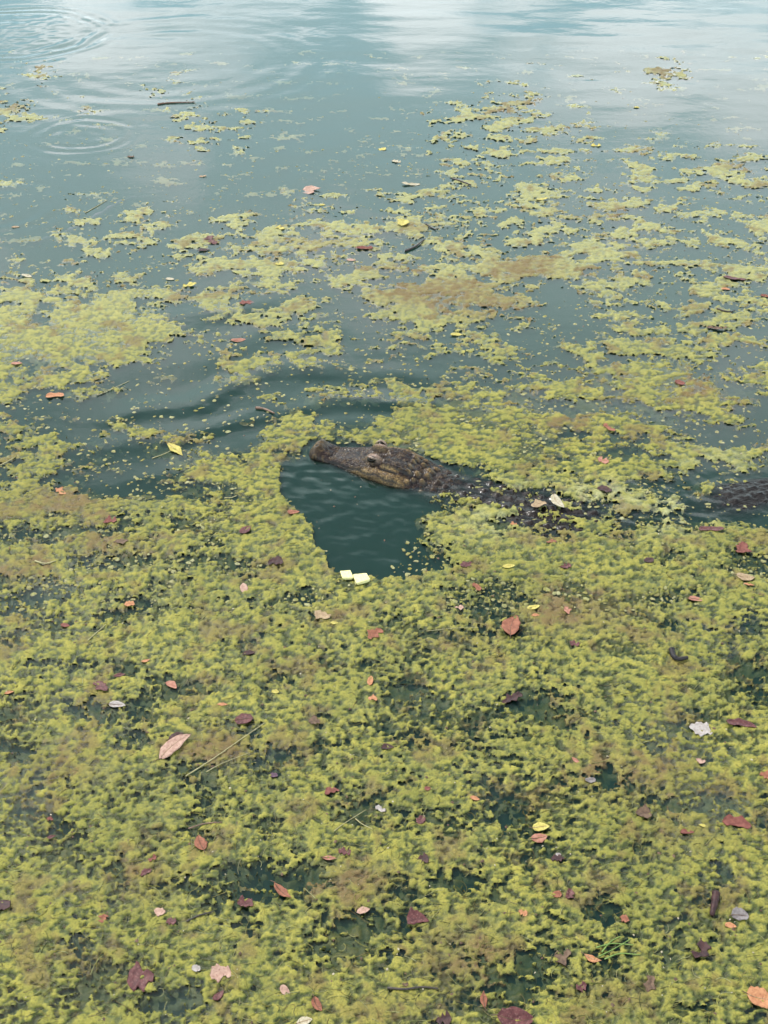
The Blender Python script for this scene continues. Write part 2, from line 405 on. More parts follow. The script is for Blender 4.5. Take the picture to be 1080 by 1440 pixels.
def build_mat():
    st = 2.0
    rows = np.concatenate([np.arange(70, 420, 1.0), np.arange(420, 760, 1.35), np.arange(760, 1520, 2.0), np.arange(1520, 2000, 6.0)])
    PX, PY = np.meshgrid(np.concatenate([np.arange(-800, -60, 6.0), np.arange(-60, 1140, 2.1), np.arange(1140, 1900, 6.0)]), rows); st = 1.4
    jx = PX + rng.uniform(-.45, .45, PX.shape) * st; jy = PY + rng.uniform(-.45, .45, PX.shape) * st
    X, Y = ground(jx, jy)
    Z, E, CID, px, py, n = mat_field(X, Y)
    R, C = X.shape
    keep = (E > -(0.20 - 0.07 * sstep(600, 860, py)))
    q = keep[:-1, :-1] & keep[1:, :-1] & keep[:-1, 1:] & keep[1:, 1:]
    # leave out faces wholly under water where there is next to no algae above
    idx = np.arange(R * C).reshape(R, C)
    F = np.stack([idx[1:, :-1][q], idx[1:, 1:][q], idx[:-1, 1:][q], idx[:-1, :-1][q]], 1)
    used = np.zeros(R * C, bool); used[F.ravel()] = True
    remap = np.cumsum(used) - 1
    V = np.stack([X.ravel(), Y.ravel(), Z.ravel()], 1)[used]
    me = mesh_np('algae_mat', V, remap[F])
    pf, qf = px.ravel()[used], py.ravel()[used]
    xs, ys = V[:, 0], V[:, 1]
    br = np.zeros(len(V)); pa = np.zeros(len(V))
    for (x, y, a, b, d) in BROWN: br = np.maximum(br, min(1.3 * d, .95) * np.exp(-(((pf - x) / a) ** 2 + ((qf - y) / b) ** 2)))
    for (x, y, a, b, d) in PALE: pa = np.maximum(pa, d * np.exp(-(((pf - x) / a) ** 2 + ((qf - y) / b) ** 2)))
    fb = fbm(xs * 8, ys * 8, 4, 120); fc = fbm(xs * 30, ys * 30, 3, 130)
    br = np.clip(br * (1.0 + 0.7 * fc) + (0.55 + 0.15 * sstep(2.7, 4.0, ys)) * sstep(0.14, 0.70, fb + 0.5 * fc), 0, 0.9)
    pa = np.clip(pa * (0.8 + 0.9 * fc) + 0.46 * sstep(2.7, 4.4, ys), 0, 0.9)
    attr(me, 'brown', br); attr(me, 'pale', pa); attr(me, 'level', V[:, 2]); attr(me, 'cell', CID.ravel()[used])
    o = link('algae_mat', me, M_ALGAE)
    tag(o, 'lumpy yellow green algae floating in a torn mat over the pond', 'algae', kind='stuff')
    return o

def build_under():
    """soft weed hanging just under the mat, dim through the water"""
    PX, PY = np.meshgrid(np.concatenate([np.arange(-800, -60, 9.0), np.arange(-60, 1140, 4.2), np.arange(1140, 1900, 9.0)]), np.concatenate([np.arange(520, 760, 2.8), np.arange(760, 1520, 4.0), np.arange(1520, 2000, 9.0)]))
    X, Y = ground(PX + rng.uniform(-1.5, 1.5, PX.shape), PY + rng.uniform(-1.2, 1.2, PX.shape))
    Z, E, U2, px, py, n = mat_field(X, Y)
    a = fbm(X * 9 * .7, Y * 9, 3, 300, .55); b = fbm(X * 75 * .6, Y * 75, 3, 310, .7)
    d = in_poly(px, py, OPEN[0])
    c = cover(px, py)
    Z2 = -0.0090 + 0.0070 * a + 0.0085 * b - 0.05 * np.clip(0.55 - c, 0, 1)
    Z2 = np.minimum(Z2, -0.0022)
    keep = (Z2 > -0.021) & (d > 3) & (b + .6 * a > -.62)
    R, C = X.shape; idx = np.arange(R * C).reshape(R, C)
    q = keep[:-1, :-1] & keep[1:, :-1] & keep[:-1, 1:] & keep[1:, 1:]
    F = np.stack([idx[1:, :-1][q], idx[1:, 1:][q], idx[:-1, 1:][q], idx[:-1, :-1][q]], 1)
    used = np.zeros(R * C, bool); used[F.ravel()] = True; remap = np.cumsum(used) - 1
    V = np.stack([X.ravel(), Y.ravel(), Z2.ravel()], 1)[used]
    me = mesh_np('sunken_weed', V, remap[F])
    for k, v in (('brown', 0 * V[:, 0]), ('pale', 0 * V[:, 0]), ('level', V[:, 2]), ('cell', np.clip(.5 + b.ravel()[used], 0, 1))): attr(me, k, v)
    tag(link('sunken_weed', me, M_ALGAE), 'dim green weed hanging under the gaps of the floating algae', 'weed', kind='stuff')

# ------------------------------------------------------------------ water surface
RINGS = [  # ripple rings: x, y of the middle, radius in metres, wavelength, height
    (5, 47, 0.64, 0.115, .0030, .13), (240, 86, 0.88, 0.20, .0010, .34), (116, 191, 0.22, 0.095, .0012, .11), (-10, 292, 0.26, .11, .0012, .10), (570, 265, .5, .2, .0008, .2),
]
WAKES = [  # crests pushed by the swimming head: photo polyline, wavelength, height, reach
    ([(60, 640), (200, 622), (300, 600), (370, 578), (450, 566), (560, 564), (640, 575)], 0.20, .0027, .16),
    ([(120, 590), (260, 572), (400, 520), (520, 505)], 0.34, .0024, .26),
    ([(150, 455), (260, 450), (330, 432), (430, 410)], 0.30, .0022, .20),
]
def wave(x, y):
    px, py = to_px(x, y)
    z = 0.0030 * perlin(x * 1.1 + 3, y * 1.5, 200) + 0.0014 * perlin(x * 2.3, y * 3.2, 201) + 0.00038 * perlin(x * 3.6, y * 8.5, 203) + 0.0002 * perlin(x * 9, y * 13, 202)
    calm = sstep(260, 110, py)
    z = z * (0.45 + 0.9 * calm) 
    for (cx, cy, rad, lam, amp, wid) in RINGS:
        gx, gy = ground(cx, cy)
        r = np.hypot(x - gx, y - gy) + 0.03 * perlin(x * 4, y * 4, 210)
        a = np.arctan2(y - gy, x - gx)
        env = np.exp(-((r - rad) / wid) ** 2) * (0.65 + 0.6 * perlin(2 * np.cos(a) + 5, 2 * np.sin(a), 211))
        z = z + amp * env * np.cos((r - rad) * 2 * math.pi / lam)
        z = z + 0.55 * amp * np.exp(-(r / rad) ** 4) * perlin(x * 15, y * 13, 214) * (lam < .15)
    for (pl, lam, amp, reach) in WAKES:
        gx, gy = ground([p[0] for p in pl], [p[1] for p in pl])
        best = np.full(x.shape, 1e9); sgn = np.zeros(x.shape); along = np.zeros(x.shape)
        for i in range(len(pl) - 1):
            ex, ey = gx[i + 1] - gx[i], gy[i + 1] - gy[i]; LL = ex * ex + ey * ey
            tt = np.clip(((x - gx[i]) * ex + (y - gy[i]) * ey) / LL, 0, 1)
            dx, dy = x - gx[i] - tt * ex, y - gy[i] - tt * ey
            d = np.hypot(dx, dy); s = np.sign(ex * dy - ey * dx)
            better = d < best
            best = np.where(better, d, best); sgn = np.where(better, s, sgn); along = np.where(better, (i + tt) / (len(pl) - 1), along)
        d = best * sgn + 0.05 * perlin(x * 4, y * 4, 220) + 0.012 * perlin(x * 17, y * 17, 221)
        env = np.exp(-(d / reach) ** 2) * (0.75 + 0.8 * perlin(x * 3.1, y * 3.1, 222)) * sstep(0, .2, along) * sstep(1.0, .85, along) * np.where((along <= 0) | (along >= 1), 0, 1)
        z = z + amp * env * np.cos(d * 2 * math.pi / lam)
    # small chop in the opened pool and round the body
    pool = 1 - sstep(-6, 22, in_poly(px, py, OPEN[0]))
    body = np.exp(-(((px - 860) / 200) ** 2 + ((py - 715) / 40) ** 2))
    ch = 0.0017 * perlin(x * 13 + y * 6, y * 17 - x * 4, 230) + 0.0010 * perlin(x * 34, y * 40 + x * 9, 231)
    z = z + ch * (0.75 * pool + 0.9 * body) + 0.0022 * perlin(x * 26 + y * 9, y * 34, 233) * np.exp(-(((px - 440) / 50) ** 2 + ((py - 672) / 26) ** 2))
    # water heaped over the back and the tail
    return z

def build_water():
    st = 3.2
    PX, PY = np.meshgrid(np.arange(-240, 1322, 4.0), np.concatenate([np.arange(-170, -20, 3.0), np.arange(-20, 320, .8), np.arange(320, 800, 1.7), np.arange(800, 1660, 3.4)]))
    X, Y = ground(PX, PY)
    Z = wave(X, Y)
    R, C = X.shape
    idx = np.arange(R * C).reshape(R, C)
    F = np.stack([idx[1:, :-1].ravel(), idx[1:, 1:].ravel(), idx[:-1, 1:].ravel(), idx[:-1, :-1].ravel()], 1)
    V = [np.stack([X.ravel(), Y.ravel(), Z.ravel()], 1)]
    loop = np.concatenate([idx[-1, :], idx[-2::-1, -1], idx[0, -2::-1], idx[1:-1, 0]])      # counter-clockwise from above
    n = len(loop); base = R * C
    P = V[0][loop]; ctr = np.array([0, 5.0, 0])
    O = ctr + (P - ctr) * 26.0; O[:, 2] = 0
    V.append(O); B = O.copy(); B[:, 2] = -1.3; V.append(B); V.append(np.array([[0, 5.0, -1.3]]))
    k = np.arange(n); k1 = (k + 1) % n
    ring = np.stack([loop[k], base + k, base + k1, loop[k1]], 1)
    side = np.stack([base + k, base + n + k, base + n + k1, base + k1], 1)
    cbot = base + 2 * n
    me = bpy.data.meshes.new('pond_water')
    Vv = np.concatenate(V)
    quads = np.concatenate([F, ring, side])
    tris = np.stack([np.full(n, cbot), base + n + k1, base + n + k], 1)
    m4, m3 = len(quads), len(tris)
    me.vertices.add(len(Vv)); me.vertices.foreach_set('co', Vv.astype(np.float32).ravel())
    me.loops.add(m4 * 4 + m3 * 3)
    me.loops.foreach_set('vertex_index', np.concatenate([quads.ravel(), tris.ravel()]).astype(np.int32))
    me.polygons.add(m4 + m3)
    me.polygons.foreach_set('loop_start', np.concatenate([np.arange(m4) * 4, m4 * 4 + np.arange(m3) * 3]).astype(np.int32))
    sm = np.ones(m4 + m3, bool); sm[m4 - n:] = False
    me.polygons.foreach_set('use_smooth', sm)
    me.update(calc_edges=True); me.validate()
    o = link('pond_water', me, M_WATER); tag(o, kind='structure')
    return o

def build_bed():
    s = 400
    me = mesh_np('pond_bed', np.array([[-s, -s, -1.5], [s, -s, -1.5], [s, s, -1.5], [-s, s, -1.5]]), np.array([[0, 1, 2, 3]]), False)
    tag(link('ground', me, M_BED), kind='structure')


# ------------------------------------------------------------------ the alligator
def catmull(P, n=60):
    P = np.asarray(P, float); out = []
    Q = np.vstack([2 * P[0] - P[1], P, 2 * P[-1] - P[-2]])
    for i in range(1, len(Q) - 2):
        t = np.linspace(0, 1, n, endpoint=False)[:, None]
        a, b, c, d = Q[i - 1], Q[i], Q[i + 1], Q[i + 2]
        out.append(0.5 * (2 * b + (c - a) * t + (2 * a - 5 * b + 4 * c - d) * t ** 2 + (3 * b - 3 * c + d - a) * t ** 3))
    return np.vstack(out + [P[-1:]])

def gator_material():
    m, t, o = new_mat('wet_alligator_hide')
    pk = attrib(t, 'lid'); tn = attrib(t, 'tan'); dk = attrib(t, 'groove')
    a = noise(t, 70, 5, 0.65); b = noise(t, 230, 4, 0.7); g = noise(t, 22, 3, 0.5)
    c = cmix(t, mapr(t, a, 0.35, 0.65), (0.008, 0.005, 0.0048), (0.032, 0.0185, 0.0150))
    c2 = cmix(t, mapr(t, b, 0.38, 0.60), (0.050, 0.029, 0.013), (0.37, 0.235, 0.095))
    c = cmix(t, tn, c, c2)
    c = cmix(t, mapr(t, g, 0.60, 0.74, 0.0, 0.3), c, (0.05, 0.034, 0.018))
    c = cmix(t, pk, c, (0.25, 0.17, 0.14))
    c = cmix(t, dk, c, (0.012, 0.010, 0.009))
    p = nd(t, 'ShaderNodeBsdfPrincipled', Roughness=0.42)
    t.links.new(mapr(t, a, 0.3, 0.7, 0.22, 0.5), p.inputs['Roughness'])
    p.inputs['Specular IOR Level'].default_value = 0.14
    p.inputs['Coat Weight'].default_value = 0.14; p.inputs['Coat Roughness'].default_value = 0.10
    t.links.new(c, p.inputs['Base Color'])
    t.links.new(bump(t, b, 0.35, 0.003), p.inputs['Normal'])
    t.links.new(p.outputs[0], o.inputs['Surface'])
    return m

G_TAB = np.array([  # along the back: s, half width, top, level of greatest width, bottom
    [0.000, .003, -.001, -.006, -.014], [.004, .019, .006, -.008, -.020], [.010, .030, .014, -.009, -.026], [.018, .039, .022, -.010, -.030], [.032, .047, .029, -.012, -.034], [.050, .046, .025, -.014, -.036],
    [.090, .047, .0155, -.016, -.042], [.140, .059, .022, -.017, -.052], [.180, .070, .031, -.018, -.062], [.210, .078, .036, -.020, -.070], [.250, .086, .038, -.022, -.080],
    [.300, .094, .035, -.026, -.090], [.345, .092, .020, -.032, -.095], [.400, .092, .004, -.040, -.110], [.500, .115, -.003, -.050, -.150], [.650, .165, .000, -.065, -.210],
    [.850, .185, -.001, -.075, -.240], [1.05, .160, -.016, -.10, -.230], [1.20, .122, -.016, -.09, -.180], [1.35, .112, .004, -.06, -.160], [1.50, .095, .004, -.06, -.150], [1.65, .072, -.008, -.07, -.145],
    [2.00, .046, -.035, -.09, -.14], [2.42, .006, -.06, -.075, -.09]])

def gator_features(S, U, up):
    """relief on the upper side: height added, and colour masks"""
    A = np.abs(U)
    G = lambda s0, a, u0, b, pw=1.0: np.exp(-(((S - s0) / a) ** 2 + ((A - u0) / b) ** 2) ** pw)
    z = np.zeros(S.shape); tan = np.zeros(S.shape); dark = np.zeros(S.shape)
    # nose: a raised knob with two nostrils
    z += 0.0105 * G(.034, .019, 0, .033, 1.5) - 0.0085 * G(.030, .0070, .0145, .0060) + 0.0040 * G(.032, .014, .0145, .011)
    dark += G(.030, .0062, .0145, .0054); tan += 0.30 * G(.030, .020, 0, .034, 1.4)
    z += -0.003 * G(.085, .030, 0, .022) + 0.0035 * G(.150, .035, .030, .008)
    # eye mounds
    z += 0.021 * G(.224, .028, .029, .0135, 1.5) - 0.003 * G(.224, .035, 0, .010)
    tan += 0.75 * G(.224, .022, .031, .013, 1.3)
    # skull table with a raised rim, then the slit of the ear flap below it
    tab = sstep(.050, .043, A) * sstep(.248, .262, S) * sstep(.344, .330, S)
    z += 0.0075 * tab - 0.0030 * tab * np.exp(-(A / .022) ** 2) + 0.0025 * np.exp(-((A - .043) / .005) ** 2) * sstep(.248, .262, S) * sstep(.344, .330, S)
    ear = np.exp(-((A - .056 - .06 * (S - .26)) / .0042) ** 2) * sstep(.246, .258, S) * sstep(.318, .300, S)
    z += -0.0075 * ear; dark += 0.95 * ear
    lid = np.exp(-((A - .049 - .06 * (S - .26)) / .0030) ** 2) * sstep(.246, .258, S) * sstep(.318, .300, S)
    tan += 0.8 * lid
    # cheeks
    ch = sstep(.052, .066, A) * sstep(.13, .19, S) * sstep(.365, .32, S)
    tan += 0.62 * ch * (0.55 + 0.6 * (fbm(S * 45, U * 45, 3, 90) + .35))
    z += 0.004 * np.exp(-((A - .080) / .012) ** 2) * sstep(.17, .21, S) * sstep(.34, .30, S)
    ws = np.interp(S, G_TAB[:, 0], G_TAB[:, 1])
    mouth = np.exp(-((A - (.915 * ws + .0015 * np.sin(S * 95))) / .0024) ** 2) * sstep(.06, .10, S) * sstep(.34, .31, S)
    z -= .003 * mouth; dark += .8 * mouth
    # bony plates of the nape
    plates = [(.338, .012, .011, .010), (.338, .036, .013, .011), (.345, .062, .012, .010), (.362, .024, .015, .013), (.366, .052, .013, .011), (.392, .014, .016, .013), (.395, .043, .016, .013), (.398, .070, .010, .010),
              (.428, .020, .013, .012), (.432, .050, .012, .011), (.460, .016, .010, .010), (.464, .044, .010, .010)]
    for s0, u0, h, r in plates:
        for sd in (-1, 1):
            jj = [hsh(np.array(int(s0 * 1000)), np.array(int(u0 * 1000) + 7 * sd), 40 + q_) - .5 for q_ in range(4)]
            r1 = r * (1.15 + .5 * jj[0]); d1 = np.sqrt(((S - s0 - .010 * jj[1]) / (r1 * 1.1)) ** 2 + ((U - sd * u0 - .008 * jj[2]) / r1) ** 2)
            z += 0.72 * h * (1.0 + .9 * jj[3]) * np.clip(1 - d1, 0, 1) ** 0.8
            d = d1 if sd == -1 else np.minimum(d, d1)
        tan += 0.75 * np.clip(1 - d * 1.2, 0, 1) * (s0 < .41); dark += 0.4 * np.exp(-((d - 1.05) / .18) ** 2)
    # rows of keeled plates down the back, closing to two rows on the tail
    row = (S - .495) / .043; k = np.floor(row); fs = row - k
    on = sstep(.485, .50, S) * sstep(1.95, 1.7, S)
    sp = np.where(S < 1.2, .044, .044 - .020 * sstep(1.2, 1.6, S))
    col = A / sp; q = np.floor(col); fu = col - q - 0.5
    lim = (q < np.where(S < .6, 2, np.where(S < 1.15, 4, 2)))
    jit = 0.6 + 0.8 * hsh(k.astype(int) + 300, (q * np.sign(U + 1e-9)).astype(int) + 40, 3)
    keel = np.clip(1 - np.abs(fu) / .42, 0, 1) ** 1.3 * np.clip(fs * 1.5, 0, 1) * np.clip((1 - fs) / .22, 0, 1)
    z += on * lim * keel * jit * np.where(S < 1.2, .0100, .0045)
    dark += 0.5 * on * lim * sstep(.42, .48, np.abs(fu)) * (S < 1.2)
    dark += 0.55 * sstep(.42, .52, S) + 0.25 * sstep(1.1, 1.2, S)
    # scales
    f1, f2, cid = worley(S / .0070, U / .0064, 61)
    amp = 0.0013 * sstep(.04, .10, S) + 0.0006
    z += amp * (sstep(0.0, 0.30, f2 - f1) - 0.6) * (1 + .6 * (cid - .5))
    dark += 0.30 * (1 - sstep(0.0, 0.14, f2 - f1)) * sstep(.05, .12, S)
    tan += 0.16 * (cid > .72) * (S < .5)
    z += 0.0012 * fbm(S * 60, U * 60, 3, 66)
    return z * up, np.clip(tan, 0, 1) * np.clip(up + .4, 0, 1), np.clip(dark, 0, 1)

M_GATOR = gator_material()
def build_gator():
    pts = [(436, 633), (480, 642.4), (530, 653.2), (586, 665.5), (640, 682), (700, 702), (765, 718), (835, 727), (900, 726), (965, 715), (1030, 699), (1100, 686), (1190, 684), (1300, 690), (1430, 690)]
    gx, gy = ground([p[0] for p in pts], [p[1] for p in pts])
    C = catmull(np.stack([gx, gy], 1))
    seg = np.hypot(*np.diff(C, axis=0).T); acc = np.concatenate([[0], np.cumsum(seg)])
    S = np.concatenate([np.arange(0, .02, .0008), np.arange(.02, .50, .0019), np.arange(.50, 1.7, .0045), np.arange(1.7, 2.42, .012)])
    cx = np.interp(S, acc, C[:, 0]); cy = np.interp(S, acc, C[:, 1])
    tx = np.gradient(cx, S); ty = np.gradient(cy, S); ln = np.hypot(tx, ty); tx /= ln; ty /= ln
    k = np.ones(9) / 9
    nx, ny = ty, -tx            # towards the camera side for a body that runs from the head to the right
    w, zt, zm, zb = (np.interp(S, G_TAB[:, 0], G_TAB[:, i]) for i in (1, 2, 3, 4))
    kk = np.exp(-np.linspace(-2, 2, 9) ** 2); kk /= kk.sum()
    sm = lambda a: np.concatenate([a[:6], np.convolve(np.pad(a, 4, 'edge'), kk, 'valid')[6:]])
    w, zt, zm, zb = map(sm, (w, zt, zm, zb))
    M1, M2 = 190, 40
    ph = np.concatenate([np.linspace(-.12, math.pi + .12, M1, endpoint=False), np.linspace(math.pi + .12, 2 * math.pi - .12, M2, endpoint=False)])
    c, sn = np.cos(ph)[None, :], np.sin(ph)[None, :]
    head = sstep(.46, .30, S)[:, None]
    pu = 0.85 - 0.05 * head; pz = 0.85 - 0.25 * head
    U = w[:, None] * np.sign(c) * np.abs(c) ** pu
    Z = np.where(sn > 0, zm[:, None] + (zt - zm)[:, None] * np.abs(sn) ** pz, zm[:, None] - (zm - zb)[:, None] * np.abs(sn) ** .9)
    up = sstep(0.10, 0.45, sn) * np.ones_like(U)
    SS = S[:, None] * np.ones_like(U)
    dz, tan, dark = gator_features(SS, U, up)
    Z = Z + dz
    out = (1 - up) * 0.0012 * fbm(SS * 70, Z * 70, 3, 8)
    X = cx[:, None] + nx[:, None] * (U + out); Y = cy[:, None] + ny[:, None] * (U + out)
    R, Cn = X.shape
    V = np.stack([X.ravel(), Y.ravel(), Z.ravel()], 1)
    idx = np.arange(R * Cn).reshape(R, Cn); nxt = np.roll(idx, -1, axis=1)
    F = np.stack([idx[:-1].ravel(), nxt[:-1].ravel(), nxt[1:].ravel(), idx[1:].ravel()], 1)
    me = mesh_np('body', V, F)
    tip = None
    import bmesh
    bm = bmesh.new(); bm.from_mesh(me); bm.verts.ensure_lookup_table()
    bmesh.ops.holes_fill(bm, edges=[e for e in bm.edges if e.is_boundary])
    bmesh.ops.recalc_face_normals(bm, faces=bm.faces); bm.to_mesh(me); bm.free()
    attr(me, 'lid', (0.9 * np.exp(-(((SS - .228) / .020) ** 2 + ((np.abs(U) - .033) / .010) ** 2) ** 1.4) * up).ravel()); attr(me, 'tan', tan.ravel()); attr(me, 'groove', dark.ravel())
    ox, oy = cx[np.searchsorted(S, .65)], cy[np.searchsorted(S, .65)]
    root = empty('alligator', (ox, oy, -0.15))
    tag(root, 'dark alligator swimming with head and ridged back out of the water', 'alligator')
    o = link('body', me, M_GATOR, root); o.location = (-ox, -oy, 0.15)
    # local frame of the head
    h0 = np.array([cx[0], cy[0]]); a = np.array([tx[60], ty[60]]); b = np.array([nx[60], ny[60]])
    def hp(s_, u_, z_): p = h0 + a * s_ + b * u_; return (p[0], p[1], z_)
    me_eye = uv_ball('eye', 0.0125, 20, 14); flat = np.array([v.co[:] for v in me_eye.vertices]); flat[:, 2] *= 0.72; flat[:, 0] *= 1.1; me_eye.vertices.foreach_set('co', flat.astype(np.float32).ravel()); me_eye.update()
    M_eye = simple_mat('alligator_eye', (0.004, 0.003, 0.002), (0.009, 0.006, 0.003), 120, 0.3, spec=0.2)
    M_lid = simple_mat('alligator_eyelid', (0.13, 0.085, 0.06), (0.28, 0.19, 0.14), 160, 0.42)
    for sd in (1, -1):
        e = link('eye', me_eye, M_eye, root); p = hp(.222, sd * .0425, .0470)
        e.location = (p[0] - ox, p[1] - oy, p[2] + .15)
        # flattened so that it shows as a slit between the lids
        for nm, rz, zz, bow in (('upper_eyelid', .0036, .0085, .004), ('lower_eyelid', .0012, -.0085, -.002)):
            path = []
            for tt in np.linspace(-1, 1, 13):
                path.append(np.array(hp(.224 + tt * .0185, sd * (.0365 + .0095 * (1 - tt * tt) + .001), .0478 + zz * (1 - tt * tt) ** .7 - 0.003 * tt)))
            rad = [rz * (0.35 + 0.65 * (1 - t_ * t_)) for t_ in np.linspace(-1, 1, 13)]
            lo = link(nm, tube_mesh(nm, path, rad, 8), M_lid if nm[0] == 'u' else M_GATOR, e)
            lo.location = (-p[0], -p[1], -p[2])
    # legs, folded back in the murk
    for s_, sd in ((.60, 1), (.60, -1), (1.10, 1), (1.10, -1)):
        i = np.searchsorted(S, s_); bx, by = cx[i], cy[i]; f = np.array([tx[i], ty[i]]); g = np.array([nx[i], ny[i]]) * sd
        P = [np.array([bx, by]) + g * .10, np.array([bx, by]) + g * .20 + f * .03, np.array([bx, by]) + g * .23 + f * .12, np.array([bx, by]) + g * .26 + f * .19]
        zz = (-.13, -.17, -.22, -.24)
        path = [np.array([p[0] - ox, p[1] - oy, z_ + .15]) for p, z_ in zip(P, zz)]
        link('leg', tube_mesh('leg', path, (.045, .034, .024, .030), 10), M_GATOR, root)
    return root

def uv_ball(name, r, n, m):
    V = []; F = []
    for i in range(m + 1):
        t_ = math.pi * i / m
        for j in range(n): V.append((r * math.sin(t_) * math.cos(2 * math.pi * j / n), r * math.sin(t_) * math.sin(2 * math.pi * j / n), r * math.cos(t_)))
    for i in range(m):
        for j in range(n): F.append((i * n + j, (i + 1) * n + j, (i + 1) * n + (j + 1) % n, i * n + (j + 1) % n))
    return mesh_np(name, np.array(V), np.array(F))

def tube_mesh(name, path, rad, sides=8):
    P = np.array(path, float); n = len(P)
    T = np.gradient(P, axis=0); T /= np.linalg.norm(T, axis=1)[:, None] + 1e-12
    ref = np.array([0, 0, 1.0]); A = np.cross(T, ref); A /= np.linalg.norm(A, axis=1)[:, None] + 1e-9
    B = np.cross(A, T); ang = np.arange(sides) * 2 * math.pi / sides
    V = (P[:, None, :] + np.asarray(rad)[:, None, None] * (A[:, None, :] * np.cos(ang)[None, :, None] + B[:, None, :] * np.sin(ang)[None, :, None])).reshape(-1, 3)
    idx = np.arange(n * sides).reshape(n, sides); nx_ = np.roll(idx, -1, 1)
    F = np.stack([idx[:-1].ravel(), idx[1:].ravel(), nx_[1:].ravel(), nx_[:-1].ravel()], 1)
    V = np.vstack([V, P[0] - T[0] * rad[0] * .5, P[-1] + T[-1] * rad[-1] * .5])
    e0, e1 = n * sides, n * sides + 1
    c0 = np.stack([np.full(sides, e0), idx[0], nx_[0], np.full(sides, e0)], 1); c1 = np.stack([np.full(sides, e1), nx_[-1], idx[-1], np.full(sides, e1)], 1)
    me = bpy.data.meshes.new(name)
    me.from_pydata([tuple(v) for v in V], [], [tuple(int(i) for i in f) for f in F] + [tuple(int(i) for i in f[:3]) for f in np.vstack([c0, c1])])
    for p in me.polygons: p.use_smooth = True
    me.update()
    return me


# ------------------------------------------------------------------ things that float
def float_z(x, y, r=0.008):
    d = np.array([[0, 0], [r, 0], [-r, 0], [0, r], [0, -r], [r, r], [-r, -r], [r, -r], [-r, r]])
    z = mat_field(x + d[:, 0], y + d[:, 1])[0]
    return float(max(np.mean(np.maximum(z, 0.0)) * 0.35 + 0.65 * np.max(np.maximum(z, 0)), wave(np.array([x]), np.array([y]))[0] + 0.0004))

COL = {'pink': ((.38, .20, .14), (.54, .32, .23), (.22, .09, .06)), 'maroon': ((.075, .016, .018), (.15, .040, .038), (.26, .12, .10)), 'dark': ((.032, .011, .013), (.075, .026, .024), None),
       'rust': ((.22, .060, .026), (.36, .115, .05), (.12, .03, .02)), 'orange': ((.42, .145, .045), (.58, .24, .085), (.25, .07, .03)), 'coral': ((.33, .105, .06), (.48, .20, .12), None),
       'red': ((.15, .032, .022), (.25, .068, .045), None), 'yellow': ((.46, .35, .035), (.62, .51, .08), (.25, .20, .03)), 'cream': ((.42, .34, .20), (.56, .48, .33), (.28, .18, .09)),
       'white': ((.34, .28, .25), (.50, .43, .39), (.26, .14, .13)), 'brown': ((.085, .045, .026), (.18, .10, .055), None), 'tan': ((.30, .18, .09), (.46, .31, .16), (.16, .08, .04)),
       'grey': ((.14, .11, .11), (.26, .22, .21), None), 'black': ((.014, .011, .014), (.035, .026, .028), None), 'purple': ((.07, .030, .055), (.15, .075, .11), None), 'green': ((.09, .16, .03), (.17, .25, .05), None)}
dull = lambda c: tuple(0.80 * (0.86 * q + 0.14 * (0.45 * c[0] + 0.45 * c[1] + 0.1 * c[2])) for q in c) if c else None
LEAF_MAT = {k: simple_mat('leaf_' + k, dull(v[0]), dull(v[1]), 110, 0.66 if k not in ('black', 'dark', 'maroon') else 0.55, dull(v[2]), 0.0012, spec=0.25) for k, v in COL.items()}

